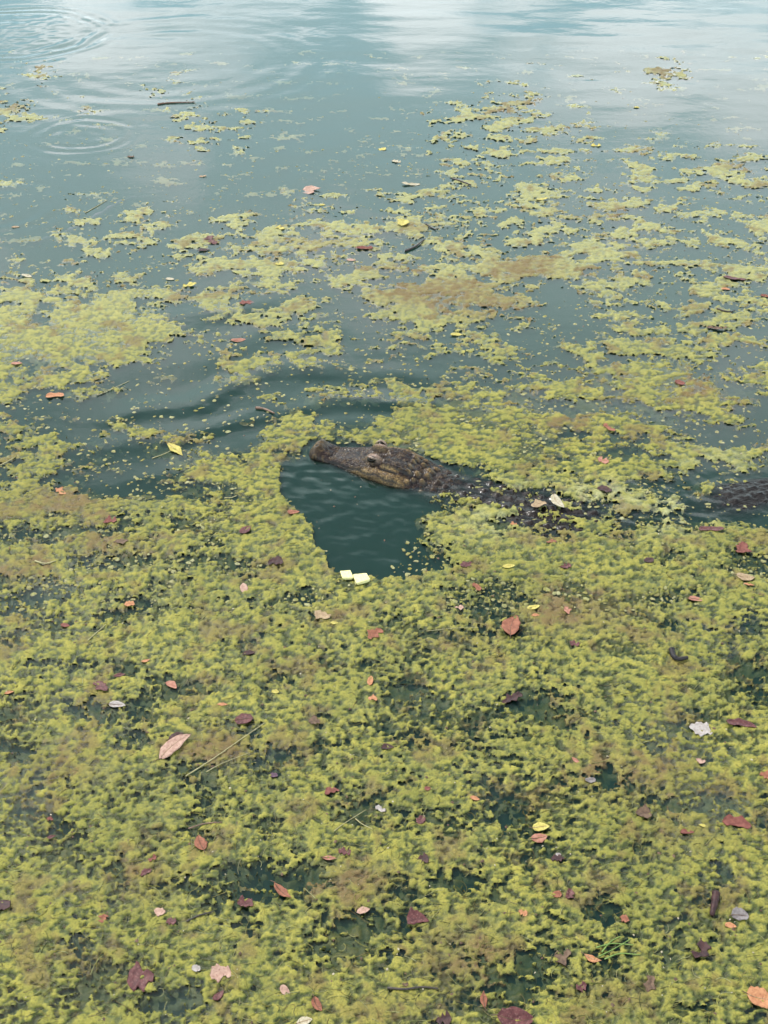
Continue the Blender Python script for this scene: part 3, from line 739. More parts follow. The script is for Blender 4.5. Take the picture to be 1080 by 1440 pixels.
def leaf_mesh(L_, W_, shape, seed):
    """closed thin blade: curled, folded on the midrib, uneven outline"""
    r = np.random.default_rng(seed); nu, nv = 15, 9
    t_ = np.linspace(0, 1, nu)
    prof = {'ovate': np.sin(math.pi * t_ ** 0.80) ** 0.75, 'lance': np.sin(math.pi * t_ ** 0.9) ** 1.1, 'round': np.sqrt(np.clip(1 - (2 * t_ - 1) ** 2, 0, 1)), 'strip': np.clip(np.minimum(t_, 1 - t_) * 9, 0, 1) ** .6,
            'tri': np.clip(1 - t_, 0, 1) ** .75 * np.clip(t_ * 12, 0, 1) ** .5, 'torn': np.sqrt(np.clip(1 - (2 * t_ - 1) ** 2, 0, 1))}[shape]
    rag = {'torn': .42, 'tri': .12, 'strip': .22, 'round': .12}.get(shape, .07)
    el = prof * (1 + rag * np.convolve(r.normal(0, 1, nu + 2), [.25, .5, .25], 'valid') * 1.5); er = prof * (1 + rag * np.convolve(r.normal(0, 1, nu + 2), [.25, .5, .25], 'valid') * 1.5)
    v = np.linspace(-1, 1, nv)[None, :]
    half = np.where(v < 0, el[:, None], er[:, None])
    bend = r.uniform(-.12, .12) * L_
    X = (t_[:, None] - .5) * L_ * np.ones_like(v) + r.normal(0, .012 * L_, (nu, nv)) * (np.abs(v) > .7)
    Y = v * half * W_ * .5 + bend * (1 - (2 * t_[:, None] - 1) ** 2)
    fold = r.uniform(.05, .34); curl = r.uniform(.02, .22); tw = r.uniform(-.18, .18)
    Z = np.abs(v) * half * W_ * .5 * fold + curl * L_ * (t_[:, None] - r.uniform(.35, .6)) ** 2 + tw * Y * (t_[:, None] - .5) + .018 * L_ * fbm(X / L_ * 5 + seed, Y / L_ * 5, 2, seed % 97)
    Z = Z - Z.min() * .55
    th = 0.0007
    top = np.stack([X.ravel(), Y.ravel(), Z.ravel()], 1); bot = top.copy(); bot[:, 2] -= th
    idx = np.arange(nu * nv).reshape(nu, nv); n = nu * nv
    F = np.stack([idx[:-1, :-1].ravel(), idx[1:, :-1].ravel(), idx[1:, 1:].ravel(), idx[:-1, 1:].ravel()], 1)
    lp = np.concatenate([idx[0, :], idx[1:, -1], idx[-1, -2::-1], idx[-2:0:-1, 0]]); l2 = np.roll(lp, -1)
    S_ = np.stack([lp, l2, l2 + n, lp + n], 1)
    me = mesh_np('blade', np.vstack([top, bot]), np.vstack([F, F[:, ::-1] + n, S_]))
    rib = [np.array([x_, y_, z_ + .0003]) for x_, y_, z_ in zip(X[:, nv // 2], Y[:, nv // 2], Z[:, nv // 2])]
    return me, rib

ABOVE = {}
def leaf(px, py, lpx, ang, ratio, shape, col, label, group=None, lift=0.0):
    lpx = lpx * 0.90
    a = math.radians(ang); hx, hy = .5 * lpx * math.cos(a), -.5 * lpx * math.sin(a)
    x0, y0 = ground(px - hx, py - hy); x1, y1 = ground(px + hx, py + hy); x, y = ground(px, py)
    L_ = math.hypot(x1 - x0, y1 - y0); head = math.atan2(y1 - y0, x1 - x0)
    seed = int(px * 31 + py * 17) % 100000
    z = float_z(float(x), float(y), max(.004, L_ * .25)) + .0002 + lift
    me, rib = leaf_mesh(L_, L_ * ratio, shape, seed)
    r = random.Random(seed); tilt = (r.uniform(-.12, .12), r.uniform(-.12, .12), head)
    if lpx >= 20 and shape in ('ovate', 'lance', 'round'):
        root = empty('fallen_leaf', (x, y, z), tilt)
        link('blade', me, LEAF_MAT[col], root)
        link('midrib', tube_mesh('midrib', rib[1:-1], np.linspace(.0009, .0003, len(rib) - 2), 5), LEAF_MAT['tan' if col in ('pink', 'orange', 'yellow', 'cream', 'tan') else 'brown'], root)
        st = rib[0]; d = np.array([-1, r.uniform(-.5, .5), .02]); 
        link('stalk', tube_mesh('stalk', [st + d * q * L_ * .16 for q in (-.3, .2, .6, 1)], (.0009, .0009, .0008, .0007), 5), LEAF_MAT['brown'], root)
    else:
        root = link('fallen_leaf', me, LEAF_MAT[col]); root.location = (x, y, z); root.rotation_euler = tilt
    tag(root, label, 'leaf', group)
    return root

LEAVES = [
    (248, 1037, 26, 25, .62, 'ovate', 'dark', 'dark maroon leaf half hidden under a pale pink pointed leaf'),
    (247, 1053, 60, 35, .42, 'ovate', 'pink', 'large pale pink pointed leaf with a dark maroon leaf beneath it', .004),
    (343, 1013, 29, 5, .75, 'round', 'maroon', 'round domed maroon leaf at the end of a long straw stalk'),
    (283, 1186, 26, 110, .62, 'ovate', 'rust', 'curled rust brown leaf with a pale lit edge beside dark water'),
    (398, 1254, 38, -45, .34, 'lance', 'rust', 'narrow rust leaf pointing into a dark gap in the mat'),
    (511, 1282, 21, 10, .6, 'ovate', 'pink', 'small pale pink leaf beside a black gap in the algae'),
    (588, 1294, 36, -10, .85, 'tri', 'maroon', 'maroon triangular leaf on brownish algae'),
    (198, 1377, 44, 15, .85, 'torn', 'maroon', 'torn dark maroon leaf shaped like a broken heart'),
    (311, 1372, 34, 5, .72, 'torn', 'pink', 'mottled pink and white crumpled leaf beside a small maroon leaf'),
    (307, 1400, 22, 40, .5, 'ovate', 'maroon', 'small maroon leaf below the mottled pink crumpled leaf'),
    (276, 1363, 14, -20, .7, 'round', 'white', 'small white scrap of petal near the mottled pink leaf'),
    (402, 1394, 22, -45, .5, 'ovate', 'pink', 'pale pink slanted leaf next to a rust leaf'),
    (447, 1413, 26, -60, .5, 'ovate', 'rust', 'rust coloured slanted leaf next to a pale pink leaf'),
    (428, 1438, 26, 15, .6, 'ovate', 'cream', 'cream coloured leaf below the rust slanted leaf'),
    (681, 1407, 26, 95, .42, 'lance', 'rust', 'upright narrow rust leaf near two dark maroon leaves'),
    (624, 1435, 24, 10, .8, 'torn', 'dark', 'ragged dark maroon leaf beside the large glossy maroon leaf'),
    (725, 1432, 58, -5, .6, 'ovate', 'maroon', 'large glossy maroon leaf with a pale vein'),
    (833, 1347, 30, -18, .4, 'lance', 'orange', 'bright orange leaf at the tip of green grass blades'),
    (1068, 1402, 42, -10, .75, 'round', 'orange', 'broad tan orange leaf lying flat on the mat'),
    (983, 1335, 34, 65, .55, 'torn', 'dark', 'ragged dark maroon leaf cluster near the brown seed pod'),
    (1027, 1303, 19, -15, .5, 'ovate', 'orange', 'peach coloured leaf touching a grey disc'),
    (1040, 1290, 28, -5, .75, 'round', 'grey', 'grey round leaf touching a peach coloured leaf'),
    (1035, 1160, 46, -10, .34, 'strip', 'red', 'long red bark like leaf beside a yellow leaf tip'),
    (966, 1172, 22, 0, .45, 'ovate', 'red', 'pinkish red leaf beside a yellow leaf tip'),
    (989, 1163, 16, -15, .4, 'lance', 'yellow', 'yellow leaf tip between two red leaves'),
    (758, 1179, 26, 10, .6, 'ovate', 'coral', 'coral pink leaf tucked under a yellow leaf'),
    (760, 1166, 28, 5, .55, 'ovate', 'yellow', 'yellow leaf overlapping a coral pink leaf', .004),
    (785, 1202, 9, 0, .7, 'round', 'white', 'bright white petal fleck on a dark red scrap'),
    (784, 1209, 22, 0, .5, 'torn', 'dark', 'dark red scrap under a bright white petal fleck'),
    (985, 1028, 38, -12, .6, 'torn', 'white', 'crumpled pinkish white leaf beside a maroon strip'),
    (1042, 1021, 50, -8, .28, 'strip', 'maroon', 'long maroon strip of leaf beside a crumpled pinkish white leaf'),
    (722, 881, 38, 75, .52, 'ovate', 'rust', 'large upright reddish brown leaf near a small yellow leaf'),
    (750, 855, 20, 10, .5, 'ovate', 'yellow', 'small bright yellow leaf near the large reddish brown leaf'),
    (753, 867, 14, 0, .4, 'lance', 'orange', 'thin orange leaf below a small bright yellow leaf'),
    (978, 844, 25, -8, .5, 'ovate', 'coral', 'salmon coloured leaf on dense algae near brown patch'),
    (1048, 812, 30, -5, .65, 'ovate', 'tan', 'broad golden leaf above a thin orange leaf'),
    (1053, 823, 18, -8, .35, 'lance', 'orange', 'thin orange leaf tucked below the broad golden leaf'),
    (912, 789, 15, 10, .75, 'round', 'dark', 'small dark maroon leaf on smooth algae near the tail'),
    (1041, 771, 18, 50, .6, 'torn', 'red', 'small red torn leaf near open water by the tail'),
    (1000, 746, 40, -3, .28, 'strip', 'maroon', 'long maroon leaf strip on the mat edge by the tail'),
    (848, 649, 18, -20, .7, 'torn', 'coral', 'bright coral red leaf floating behind the back of the alligator'),
    (956, 539, 16, -25, .65, 'round', 'red', 'glossy deep red leaf on the browned far algae patch'),
    (857, 603, 20, -40, .28, 'strip', 'rust', 'rust coloured leaf strip on yellow algae behind the alligator'),
    (527, 893, 26, 40, .55, 'torn', 'rust', 'curled orange brown leaf near the bread pieces'),
    (453, 866, 26, -25, .6, 'torn', 'tan', 'tan crumpled leaf with a yellow bit beside it'),
    (470, 877, 13, -5, .45, 'lance', 'yellow', 'yellow leaf bit beside the tan crumpled leaf'),
    (388, 792, 24, -5, .6, 'torn', 'dark', 'dark glossy maroon leaf on the mat by the open pool'),
    (345, 746, 20, 35, .6, 'ovate', 'maroon', 'maroon brown leaf tilted up on the mat near the pool'),
    (413, 721, 20, -5, .5, 'ovate', 'rust', 'red brown leaf at the very edge of the pool'),
    (343, 828, 14, 100, .6, 'ovate', 'pink', 'small pink leaf standing upright on yellow algae'),
    (182, 851, 17, 0, .65, 'torn', 'orange', 'small burnt orange leaf on a brownish algae patch'),
    (92, 880, 15, -10, .55, 'ovate', 'red', 'small red leaf near a pale broken straw'),
    (205, 930, 15, 10, .4, 'lance', 'orange', 'small light orange leaf on pale algae lobes'),
    (168, 951, 20, 10, .4, 'lance', 'maroon', 'slim maroon leaf beside a broken brownish leaf'),
    (142, 967, 26, -35, .42, 'torn', 'maroon', 'broken maroon leaf slanting across dark gaps'),
    (241, 964, 20, -35, .5, 'ovate', 'coral', 'salmon red leaf slanting on green algae'),
    (165, 992, 26, -5, .45, 'ovate', 'white', 'white and pink petal like leaf over dark water'),
    (313, 992, 17, 0, .4, 'lance', 'orange', 'orange sliver of leaf near the domed maroon leaf'),
    (13, 975, 16, 15, .4, 'lance', 'orange', 'orange leaf sliver near a white pebble like fleck'),
    (350, 920, 20, 5, .45, 'ovate', 'dark', 'dark maroon leaf lying over a dark crack in algae'),
    (521, 958, 15, 80, .5, 'ovate', 'orange', 'orange leaf upright beside black water gap'),
    (524, 984, 15, -10, .6, 'torn', 'orange', 'orange torn leaf below the black water gap'),
    (387, 974, 12, 0, .6, 'round', 'yellow', 'tiny lime yellow round leaf on dark gap'),
    (155, 735, 22, 5, .5, 'torn', 'red', 'bright red torn leaf beside the browned algae clump'),
    (86, 692, 16, -30, .6, 'torn', 'orange', 'orange red leaf on top of the browned algae clump'),
    (170, 763, 24, 5, .4, 'torn', 'brown', 'dull brown leaf near the bright red torn leaf'),
    (246, 633, 30, -35, .34, 'lance', 'yellow', 'bright yellow leaf with a pale stalk floating by wake'),
    (335, 478, 24, 5, .45, 'ovate', 'coral', 'coral red leaf drifting alone on open water'),
    (347, 427, 24, 8, .4, 'torn', 'red', 'dull red leaf on a small algae drift'),
    (24, 512, 18, -5, .5, 'ovate', 'coral', 'pale coral leaf on the big far algae raft'),
    (77, 558, 30, 3, .4, 'strip', 'orange', 'brownish orange strip on small algae floe'),
    (642, 471, 20, 5, .45, 'ovate', 'yellow', 'lemon yellow leaf floating off the brown algae raft'),
    (267, 402, 22, 5, .45, 'torn', 'yellow', 'dark edged yellow leaf on open water'),
    (239, 393, 13, -5, .6, 'round', 'cream', 'cream curled leaf near a dark edged yellow leaf'),
    (38, 389, 16, -15, .5, 'ovate', 'cream', 'cream leaf with dark stalk beside a far algae tongue'),
    (512, 350, 28, -2, .34, 'strip', 'red', 'flat red brown leaf among far yellow algae'),
    (494, 366, 15, -5, .5, 'ovate', 'pink', 'pale pink leaf below the flat red brown leaf'),
    (436, 268, 13, 60, .7, 'torn', 'pink', 'pinkish white curled leaf with a dark reflection'),
    (538, 210, 10, 20, .7, 'torn', 'yellow', 'small yellow and black leaf alone in far open water'),
    (557, 228, 14, -10, .6, 'torn', 'cream', 'cream and brown folded leaf in far open water'),
    (578, 259, 30, 0, .26, 'strip', 'cream', 'long cream leaf lying flat with a dark tip'),
    (453, 288, 12, 0, .45, 'lance', 'yellow', 'pale yellow leaf sliver on a thin far drift'),
    (395, 321, 11, -20, .7, 'torn', 'yellow', 'yellow leaf curled over a dark shadow on far drift'),
    (567, 315, 12, 60, .7, 'round', 'yellow', 'round lemon leaf on far drift'),
    (393, 373, 14, 0, .6, 'torn', 'yellow', 'yellow leaf with a dark end near the far red leaf'),
    (287, 353, 20, 10, .45, 'torn', 'dark', 'dark red leaf with a brown one behind it on far raft'),
    (298, 339, 16, -40, .45, 'torn', 'maroon', 'maroon scrap just behind a dark red leaf on far raft'),
    (285, 248, 12, 0, .5, 'round', 'tan', 'small tan leaf with a white top in open far water'),
    (184, 221, 12, 0, .5, 'torn', 'brown', 'small brown and cream leaf near the near ripple ring'),
    (895, 152, 9, 0, .7, 'round', 'yellow', 'tiny yellow leaf beyond the farthest algae drifts'),
    (838, 205, 16, 0, .55, 'torn', 'yellow', 'golden leaf with dark spots among far algae specks'),
    (1020, 407, 15, 0, .6, 'round', 'orange', 'bright orange leaf beside a dark red brown clump'),
    (1033, 392, 38, -5, .35, 'torn', 'maroon', 'spread red brown leaf clump on far algae'),
    (1076, 417, 16, -5, .6, 'ovate', 'red', 'red leaf beyond the bright orange leaf'),
    (1008, 462, 32, -5, .32, 'torn', 'brown', 'brown bark like leaf on a far algae floe'),
    (762, 281, 18, 5, .35, 'strip', 'yellow', 'flat pale yellow leaf among far algae flakes'),
    (22, 320, 13, 3, .45, 'ovate', 'tan', 'small cream and orange leaf near the sunken branch'),
    (467, 1115, 24, 15, .42, 'torn', 'red', 'red brown split leaf between yellow lobes'),
    (592, 1154, 15, 60, .8, 'round', 'maroon', 'round maroon leaf at a dark blue gap'),
    (601, 1110, 10, 0, .85, 'round', 'red', 'tiny round dark red leaf on plain algae'),
    (595, 1210, 18, 0, .8, 'torn', 'dark', 'ragged black maroon leaf near dark weed'),
    (463, 1208, 24, -8, .32, 'lance', 'coral', 'salmon pink narrow leaf touching a maroon scrap'),
    (485, 1199, 20, 10, .7, 'torn', 'maroon', 'maroon scrap touching a salmon pink narrow leaf'),
    (545, 1053, 21, 5, .55, 'ovate', 'dark', 'dark maroon leaf beside a black cleft'),
    (385, 1091, 13, 0, .7, 'round', 'purple', 'small round violet leaf on yellow lobe'),
    (442, 1016, 18, -10, .7, 'torn', 'brown', 'dull brown scrap of leaf under thin straw'),
    (535, 1138, 17, -25, .4, 'torn', 'white', 'white and violet wet leaf scrap by thin straws'),
    (668, 1123, 16, -15, .5, 'ovate', 'orange', 'soft orange leaf on bright yellow lobe'),
    (71, 1179, 20, 20, .32, 'lance', 'maroon', 'thin maroon leaf with a pale upper edge'),
    (70, 1153, 12, 0, .6, 'torn', 'red', 'small red scrap near a thin pale edged maroon leaf'),
    (145, 1293, 14, 70, .7, 'torn', 'rust', 'small rust scrap on smooth yellow algae'),
    (225, 1283, 18, -15, .7, 'round', 'pink', 'pale pink round leaf beside pinkish debris'),
    (5, 1273, 24, -30, .65, 'torn', 'dark', 'black maroon leaf scrap by a small dark cleft'),
    (214, 1208, 15, 20, .6, 'torn', 'red', 'dull red scrap with a white dot on it'),
    (206, 1229, 20, 30, .4, 'torn', 'maroon', 'maroon slanted scrap on brownish algae'),
    (241, 1298, 16, 0, .7, 'torn', 'maroon', 'pinkish maroon scrap beside a dark twig'),
    (345, 1273, 26, -10, .45, 'torn', 'maroon', 'reddish brown scrap in dark weed'),
    (830, 1098, 17, 0, .65, 'round', 'grey', 'grey brown round leaf beside a black opening'),
    (720, 984, 34, 20, .5, 'torn', 'dark', 'dark maroon torn leaf over a black opening'),
    (783, 1259, 15, 0, .7, 'round', 'rust', 'rust scrap paired with a dark red scrap'),
    (800, 1258, 15, 70, .6, 'torn', 'maroon', 'dark red scrap paired with a rust scrap'),
    (735, 1285, 15, -25, .5, 'torn', 'orange', 'small orange scrap near a dark pit'),
    (878, 1293, 17, -20, .6, 'torn', 'rust', 'reddish scrap on dim green weed'),
    (785, 711, 26, -48, .5, 'ovate', 'cream', 'pale cream leaf resting on the back of the alligator', .010),
    (757, 714, 24, 10, .5, 'torn', 'tan', 'ragged brownish leaf beside the pale leaf on the alligator back', .008),
    (850, 690, 24, -15, .5, 'torn', 'dark', 'dark brown leaf on the yellow algae above the back'),
    (657, 795, 24, 10, .4, 'torn', 'maroon', 'wet maroon leaf on mat beside dark hollow'),
    (670, 827, 16, -40, .5, 'torn', 'rust', 'small rust scrap near the bread pieces'),
    (646, 855, 14, 0, .6, 'torn', 'pink', 'tiny faded pink scrap on plain algae near straw'),
    (797, 860, 14, -60, .5, 'torn', 'coral', 'tiny salmon scrap near the brown patch'),
    (795, 797, 18, 10, .6, 'torn', 'maroon', 'maroon wet scrap beside dark hollow in mat'),
    (775, 763, 16, 5, .45, 'torn', 'rust', 'dull rust scrap near the water line of the back'),
    (715, 798, 20, 5, .45, 'ovate', 'yellow', 'soft yellow leaf near the wet maroon leaf'),
    (808, 905, 16, -10, .6, 'torn', 'maroon', 'reddish scrap beside a dull pool in the mat'),
    (722, 738, 10, 0, .6, 'torn', 'orange', 'tiny orange scrap at the edge of the back'),
    (985, 1070, 16, -20, .5, 'torn', 'pink', 'pinkish scrap on tan crusted algae'),
    (1075, 1092, 18, -20, .7, 'torn', 'rust', 'rust leaf at the tan crusted algae rim'),
    (905, 1145, 26, -5, .6, 'torn', 'brown', 'dull brown scrap beside a cleft in tan algae'),
    (810, 1070, 16, -30, .4, 'lance', 'coral', 'thin salmon leaf on yellow algae lobe'),
    (570, 1385, 10, 0, .6, 'torn', 'brown', 'tiny brown scrap beside a black twig'),
    (915, 1385, 26, 70, .55, 'torn', 'brown', 'brown crumbling leaf half sunk in dim weed'),
    (790, 1345, 30, 20, .6, 'torn', 'brown', 'brown sodden leaf near the bright orange leaf'),
    (817, 1388, 18, 20, .6, 'torn', 'maroon', 'reddish sodden scrap near white flecks'),
]
def build_leaves():
    for it in LEAVES:
        px, py, l, a, r, sh, c, lab = it[:8]
        leaf(px, py, l, a, r, sh, c, lab, 'fallen leaves floating on the pond', it[8] if len(it) > 8 else 0.0)

def bread(px, py, size_px, ang, label):
    x, y = ground(px, py); x2, _ = ground(px + size_px, py); sz = float(x2 - x); th = sz * .32
    import bmesh
    bm = bmesh.new(); bmesh.ops.create_cube(bm, size=1.0)
    bmesh.ops.scale(bm, vec=(sz, sz * 1.05, th), verts=bm.verts)
    r = random.Random(int(px))
    for v in bm.verts: v.co.x += r.uniform(-.13, .13) * sz; v.co.y += r.uniform(-.13, .13) * sz; v.co.z += r.uniform(-.06, .06) * th
    bmesh.ops.bevel(bm, geom=list(bm.edges), offset=sz * .09, segments=3, affect='EDGES', profile=.6)
    bmesh.ops.subdivide_edges(bm, edges=[e for e in bm.edges if e.calc_length() > sz * .3], cuts=5, use_grid_fill=True)
    for v in bm.verts:
        n = float(perlin(np.array([v.co.x * 160 + px]), np.array([v.co.y * 160 + v.co.z * 200]), 5)[0]); v.co += v.co.normalized() * n * sz * .02
    me = bpy.data.meshes.new('bread_piece'); bm.to_mesh(me); bm.free()
    for p in me.polygons: p.use_smooth = True
    o = link('bread_piece', me, M_BREAD); o.location = (x, y, float_z(float(x), float(y)) + th * .30); o.rotation_euler = (r.uniform(-.06, .06), r.uniform(-.06, .06), math.radians(ang))
    tag(o, label, 'bread', 'bread pieces at the pool edge')

def twig(name, pts, rad, mat, label, cat, group=None, z=0.0, sides=6):
    P = catmull(np.array(pts, float), 6)
    gx, gy = ground(P[:, 0], P[:, 1])
    zz = np.array([float_z(float(a), float(b), .004) for a, b in zip(gx, gy)]); zz = np.convolve(np.pad(zz, 2, 'edge'), np.ones(5) / 5, 'valid') + rad * .7 + z
    tt = np.linspace(0, 1, len(gx)); r = np.random.default_rng(int(pts[0][0]) + 5)
    path = np.stack([gx, gy, zz], 1); c = path[len(path) // 2].copy(); path = path - c
    o = link(name, tube_mesh(name, path, rad * (1.0 - .45 * tt) * (1 + .12 * r.normal(0, 1, len(tt)).clip(-1, 1)), sides), mat); o.location = c
    tag(o, label, cat, group)

M_BREAD = simple_mat('bread_crumb', (.68, .59, .25), (.80, .72, .36), 220, .85, (.50, .42, .18), .002)
M_STRAW = simple_mat('dry_straw', (.24, .20, .09), (.36, .31, .15), 90, .6)
M_TWIG = simple_mat('wet_twig', (.018, .012, .010), (.055, .035, .026), 90, .45)
M_TWIG2 = simple_mat('brown_twig', (.10, .055, .035), (.20, .11, .07), 90, .55)
M_BLADE = simple_mat('green_blade', (.10, .17, .03), (.20, .28, .06), 60, .5)
M_SUNK = simple_mat('sunken_wood', (.16, .12, .16), (.26, .20, .24), 40, .8)

def build_bits():
    bread(487.5, 810.5, 14.5, 14, 'smaller pale yellow square of bread by the dark pool')
    bread(508, 816, 18.5, 20, 'larger pale yellow square of bread by the dark pool')
    S_ = 'straws and twigs lying on the algae'
    twig('straw', [(262, 1092), (300, 1068), (335, 1044), (372, 1018)], .0016, M_STRAW, 'long pale straw stalk beside the large pale pink leaf', 'straw', S_)
    twig('straw', [(290, 1086), (318, 1072), (352, 1060)], .0011, M_STRAW, 'short thin straw crossing browned weed by the long straw', 'straw', S_)
    twig('straw', [(124, 902), (136, 891), (149, 880)], .0016, M_STRAW, 'pale broken straw near a small red leaf', 'straw', S_)
    twig('straw', [(600, 888), (635, 885), (672, 884)], .0009, M_STRAW, 'thin straw lying level near the bread', 'straw', S_)
    twig('straw', [(50, 791), (63, 794), (79, 791)], .0028, M_STRAW, 'pale crescent husk over a dark gap in the mat', 'husk')
    twig('straw', [(316, 702), (325, 701), (333, 698)], .0024, M_STRAW, 'short pale husk on green algae near the wake', 'husk')
    twig('straw', [(0, 655), (10, 651), (22, 644)], .0022, M_STRAW, 'pale curved husk at a small algae floe', 'husk')
    twig('straw', [(214, 645), (228, 640), (242, 634)], .0018, M_STRAW, 'pale stalk trailing from the bright yellow leaf', 'straw', S_)
    twig('straw', [(136, 557), (158, 548), (182, 536)], .0016, M_STRAW, 'faint straight straw floating off the big far raft', 'straw', S_)
    twig('straw', [(120, 300), (136, 291), (151, 282)], .0020, M_STRAW, 'far pale straw above the sunken branch', 'straw', S_)
    twig('straw', [(470, 1170), (490, 1155), (515, 1139)], .0011, M_STRAW, 'thin straw running to the white and violet scrap', 'straw', S_)
    twig('straw', [(500, 1152), (510, 1160), (524, 1168)], .0013, M_STRAW, 'short pale straw near the white and violet scrap', 'straw', S_)
    twig('twig', [(545, 1391), (570, 1393), (592, 1390), (616, 1392)], .0028, M_TWIG, 'black knobbly twig lying level on olive algae', 'twig', S_)
    twig('twig', [(263, 1297), (280, 1289), (301, 1283)], .0020, M_TWIG, 'short black twig beside a pinkish maroon scrap', 'twig', S_)
    twig('twig', [(570, 354), (584, 348), (597, 338)], .0055, M_TWIG, 'dark stubby twig on far yellow drift', 'twig', S_)
    twig('twig', [(598, 316), (605, 320), (613, 324)], .0040, M_TWIG, 'small dark twig near the dark stubby twig', 'twig', S_)
    twig('twig', [(636, 252), (650, 257), (662, 261)], .0045, M_TWIG, 'slim dark twig at a far ripple edge', 'twig', S_)
    twig('twig', [(360, 575), (372, 577), (386, 583)], .0050, M_TWIG2, 'brown twig riding on the wake near the snout', 'twig', S_)
    twig('twig', [(222, 148), (240, 146), (274, 145)], .0050, M_TWIG2, 'reddish brown stick on the far drift inside wide ripples', 'twig', S_)
    twig('twig', [(1008, 436), (1022, 440), (1034, 437)], .0035, M_TWIG, 'thin dark twig on a far algae floe', 'twig', S_)
    twig('twig', [(265, 1166), (285, 1160), (312, 1158)], .0018, M_TWIG2, 'thin reddish twig above the curled rust leaf', 'twig', S_)
    GB = ('longest green grass blade arching up from the bright orange leaf', 'flat green grass blade lying level behind the bright orange leaf', 'green grass blade nearest the bright orange leaf tip', 'short upright green grass blade in the tuft by the orange leaf')
    for i, (a, b, c) in enumerate([((842, 1346), (862, 1336), (886, 1322)), ((838, 1334), (862, 1328), (890, 1330)), ((850, 1350), (872, 1342), (900, 1344)), ((846, 1340), (858, 1326), (872, 1318))]):
        twig('grass_blade', [a, b, c], .0013, M_BLADE, GB[i], 'grass blade', 'green blades beside the orange leaf')
    # black curled pod, brown pod
    twig('seed_pod', [(944, 916), (946, 925), (953, 930), (966, 928)], .0075, LEAF_MAT['black'], 'black glossy curled pod on smooth olive algae', 'seed pod', sides=10)
    twig('seed_pod', [(1006, 1258), (1004, 1272), (1000, 1290)], .0085, LEAF_MAT['dark'], 'dark brown upright pod near a grey round leaf', 'seed pod', sides=10)
    # branch lying just under the surface
    gx, gy = ground([30, 62, 100, 140, 175, 215], [338, 330, 318, 296, 276, 262])
    P = np.stack([gx, gy, np.array([-.05, -.03, -.022, -.020, -.022, -.045])], 1); c = P[2].copy()
    o = link('sunken_branch', tube_mesh('sunken_branch', catmull(P - c, 8), .016 * (1 + .25 * np.sin(np.arange(41) * 1.7)) * np.linspace(1.1, .6, 41), 9), M_SUNK); o.location = c
    tag(o, 'dull purple branch lying just under the surface in open water', 'branch')

def build_filaments():
    """hair-fine strands of the algae lying on the near mat"""
    r = np.random.default_rng(21); n, k, sd = 5200, 6, 3
    px = r.uniform(-60, 1140, n); py = r.uniform(690, 1460, n); x, y = ground(px, py)
    ok = mat_field(x, y)[1] > .02; x, y = x[ok], y[ok]; n = len(x)
    ln = np.exp(r.uniform(np.log(.012), np.log(.055), n)); a = r.normal(0, .75, n) + np.where(r.uniform(0, 1, n) < .5, 0, math.pi); cv = r.normal(0, 1.3, n)
    t_ = np.linspace(0, 1, k)[None]; ang = a[:, None] + cv[:, None] * t_
    X = x[:, None] + np.cumsum(np.cos(ang), 1) * ln[:, None] / k; Y = y[:, None] + np.cumsum(np.sin(ang), 1) * ln[:, None] / k
    Z = np.maximum(mat_field(X.ravel(), Y.ravel())[0].reshape(X.shape), -.0005) + .0004
    R_ = r.uniform(.00035, .0007, n)
    V = np.zeros((n, k, sd, 3))
    for q in range(sd):
        o = 2 * math.pi * q / sd
        V[:, :, q, 0] = X - np.sin(ang) * np.cos(o) * R_[:, None]; V[:, :, q, 1] = Y + np.cos(ang) * np.cos(o) * R_[:, None]; V[:, :, q, 2] = Z + np.sin(o) * R_[:, None]
    b = (np.arange(n) * k * sd)[:, None, None] + (np.arange(k - 1) * sd)[None, :, None]; q = np.arange(sd)[None, None]; q1 = (q + 1) % sd
    F = np.stack([b + q, b + q1, b + sd + q1, b + sd + q], 3).reshape(-1, 4)
    me = mesh_np('algae_strands', V.reshape(-1, 3), F); m_ = k * sd
    for nm, v in (('brown', np.clip(r.normal(.15, .3, n), 0, .9)), ('pale', np.clip(r.normal(.15, .3, n), 0, .8)), ('level', np.full(n, .004)), ('cell', r.uniform(.05, 1, n))): attr(me, nm, np.repeat(v, m_))
    tag(link('algae_strands', me, M_ALGAE), 'hair fine strands of algae lying over the dense mat', 'algae', kind='stuff')

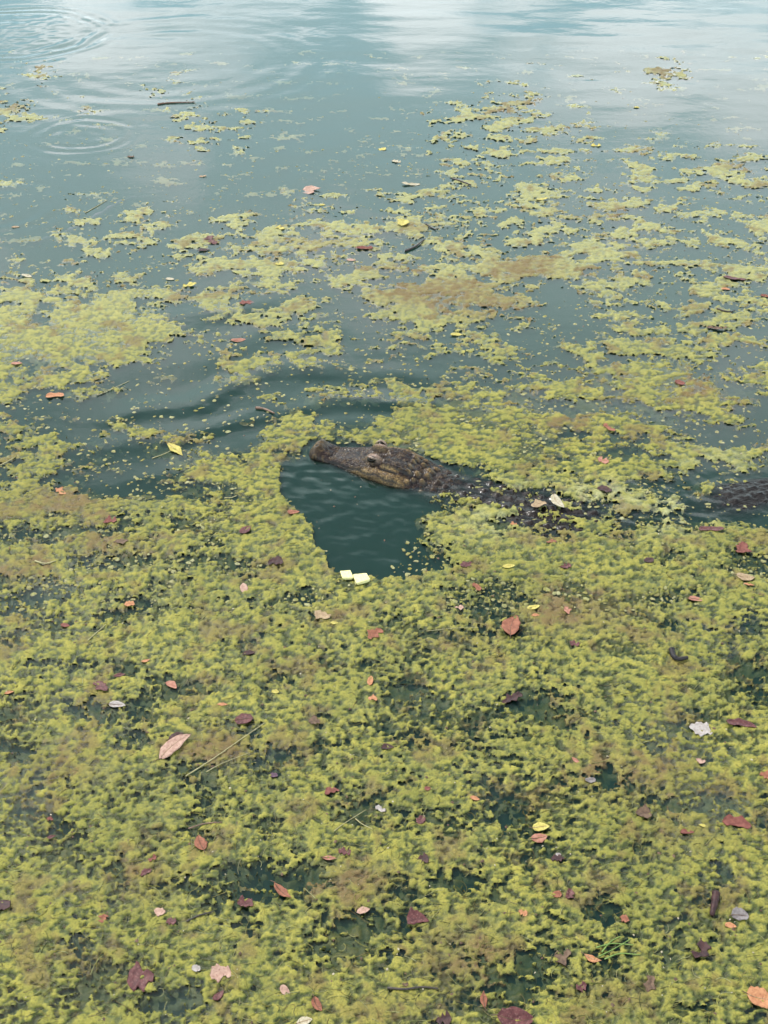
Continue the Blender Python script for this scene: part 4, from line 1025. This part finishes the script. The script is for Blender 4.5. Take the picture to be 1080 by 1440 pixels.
def build_flakes():
    """duckweed-small crumbs of algae on the open water, and pale flecks: too many and too small to pick apart"""
    r = np.random.default_rng(5)
    def crumbs(name, n_try, want, rmin, rmax, ymin, ymax, matl, label, cat, flat=.2, zoff=0.0006):
        px = r.uniform(-150, 1230, n_try); py = r.uniform(ymin, ymax, n_try)
        x, y = ground(px, py); z, e, cid, _, _, _ = mat_field(x, y)
        keep = r.uniform(0, 1, n_try) < want(px, py, e)
        x, y, z = x[keep], y[keep], z[keep]; n = len(x); k = 7
        zz = np.maximum(z, wave(x, y)) + zoff
        R_ = np.exp(r.uniform(np.log(rmin), np.log(rmax), n)); a0 = r.uniform(0, 6.28, n); asp = r.uniform(.45, 1, n)
        t_ = np.arange(k) * 2 * math.pi / k
        rad = R_[:, None] * r.uniform(.6, 1.25, (n, k))
        lx = rad * np.cos(t_)[None]; ly = rad * np.sin(t_)[None] * asp[:, None]
        X = x[:, None] + lx * np.cos(a0)[:, None] - ly * np.sin(a0)[:, None]; Y = y[:, None] + lx * np.sin(a0)[:, None] + ly * np.cos(a0)[:, None]
        rim = np.stack([X, Y, np.repeat((zz - .0012)[:, None], k, 1)], 2)
        mid = np.stack([x, y, zz + R_ * flat], 1)[:, None, :]
        V = np.concatenate([rim, mid], 1).reshape(-1, 3); b = (np.arange(n) * (k + 1))[:, None]
        i0 = np.arange(k)[None]; i1 = (np.arange(k)[None] + 1) % k
        F = np.stack([b + i0, b + i1, np.repeat(b + k, k, 1)], 2).reshape(-1, 3)
        me = mesh_np(name, V, F)
        if matl is M_ALGAE:
            attr(me, 'brown', np.repeat(r.uniform(0, .3, n), k + 1)); attr(me, 'pale', np.repeat(np.clip(r.normal(.3, .25, n), 0, .9), k + 1))
            attr(me, 'level', np.full(len(V), .003)); attr(me, 'cell', np.repeat(r.uniform(.3, 1, n), k + 1))
        tag(link(name, me, matl), label, cat, kind='stuff')
    crumbs('algae_crumbs', 70000, lambda px, py, e: np.where((e < 0) & (e > -.9), .10 + .55 * np.exp(np.minimum(e, 0) * 6), 0) * np.where(in_poly(px, py, OPEN[0]) > -8, 1, .10) * sstep(90, 330, py), .0022, .010, 60, 860, M_ALGAE, 'tiny crumbs of algae scattered over the open water', 'algae')
    crumbs('pale_flecks', 900, lambda px, py, e: .55 + 0 * px, .0010, .0030, 120, 1500, LEAF_MAT['cream'], 'tiny pale flecks of petal and seed all over the pond', 'flecks', .5, .0012)
    crumbs('dark_flecks', 1500, lambda px, py, e: np.where(e > 0, .6, .15), .0018, .0048, 240, 1500, LEAF_MAT['brown'], 'tiny brown flecks of rotting leaf on the algae', 'flecks', .3, .0010)

build_bed()
build_water()
build_mat()
build_under()
build_gator()
build_leaves()
build_bits()
build_filaments()
build_flakes()
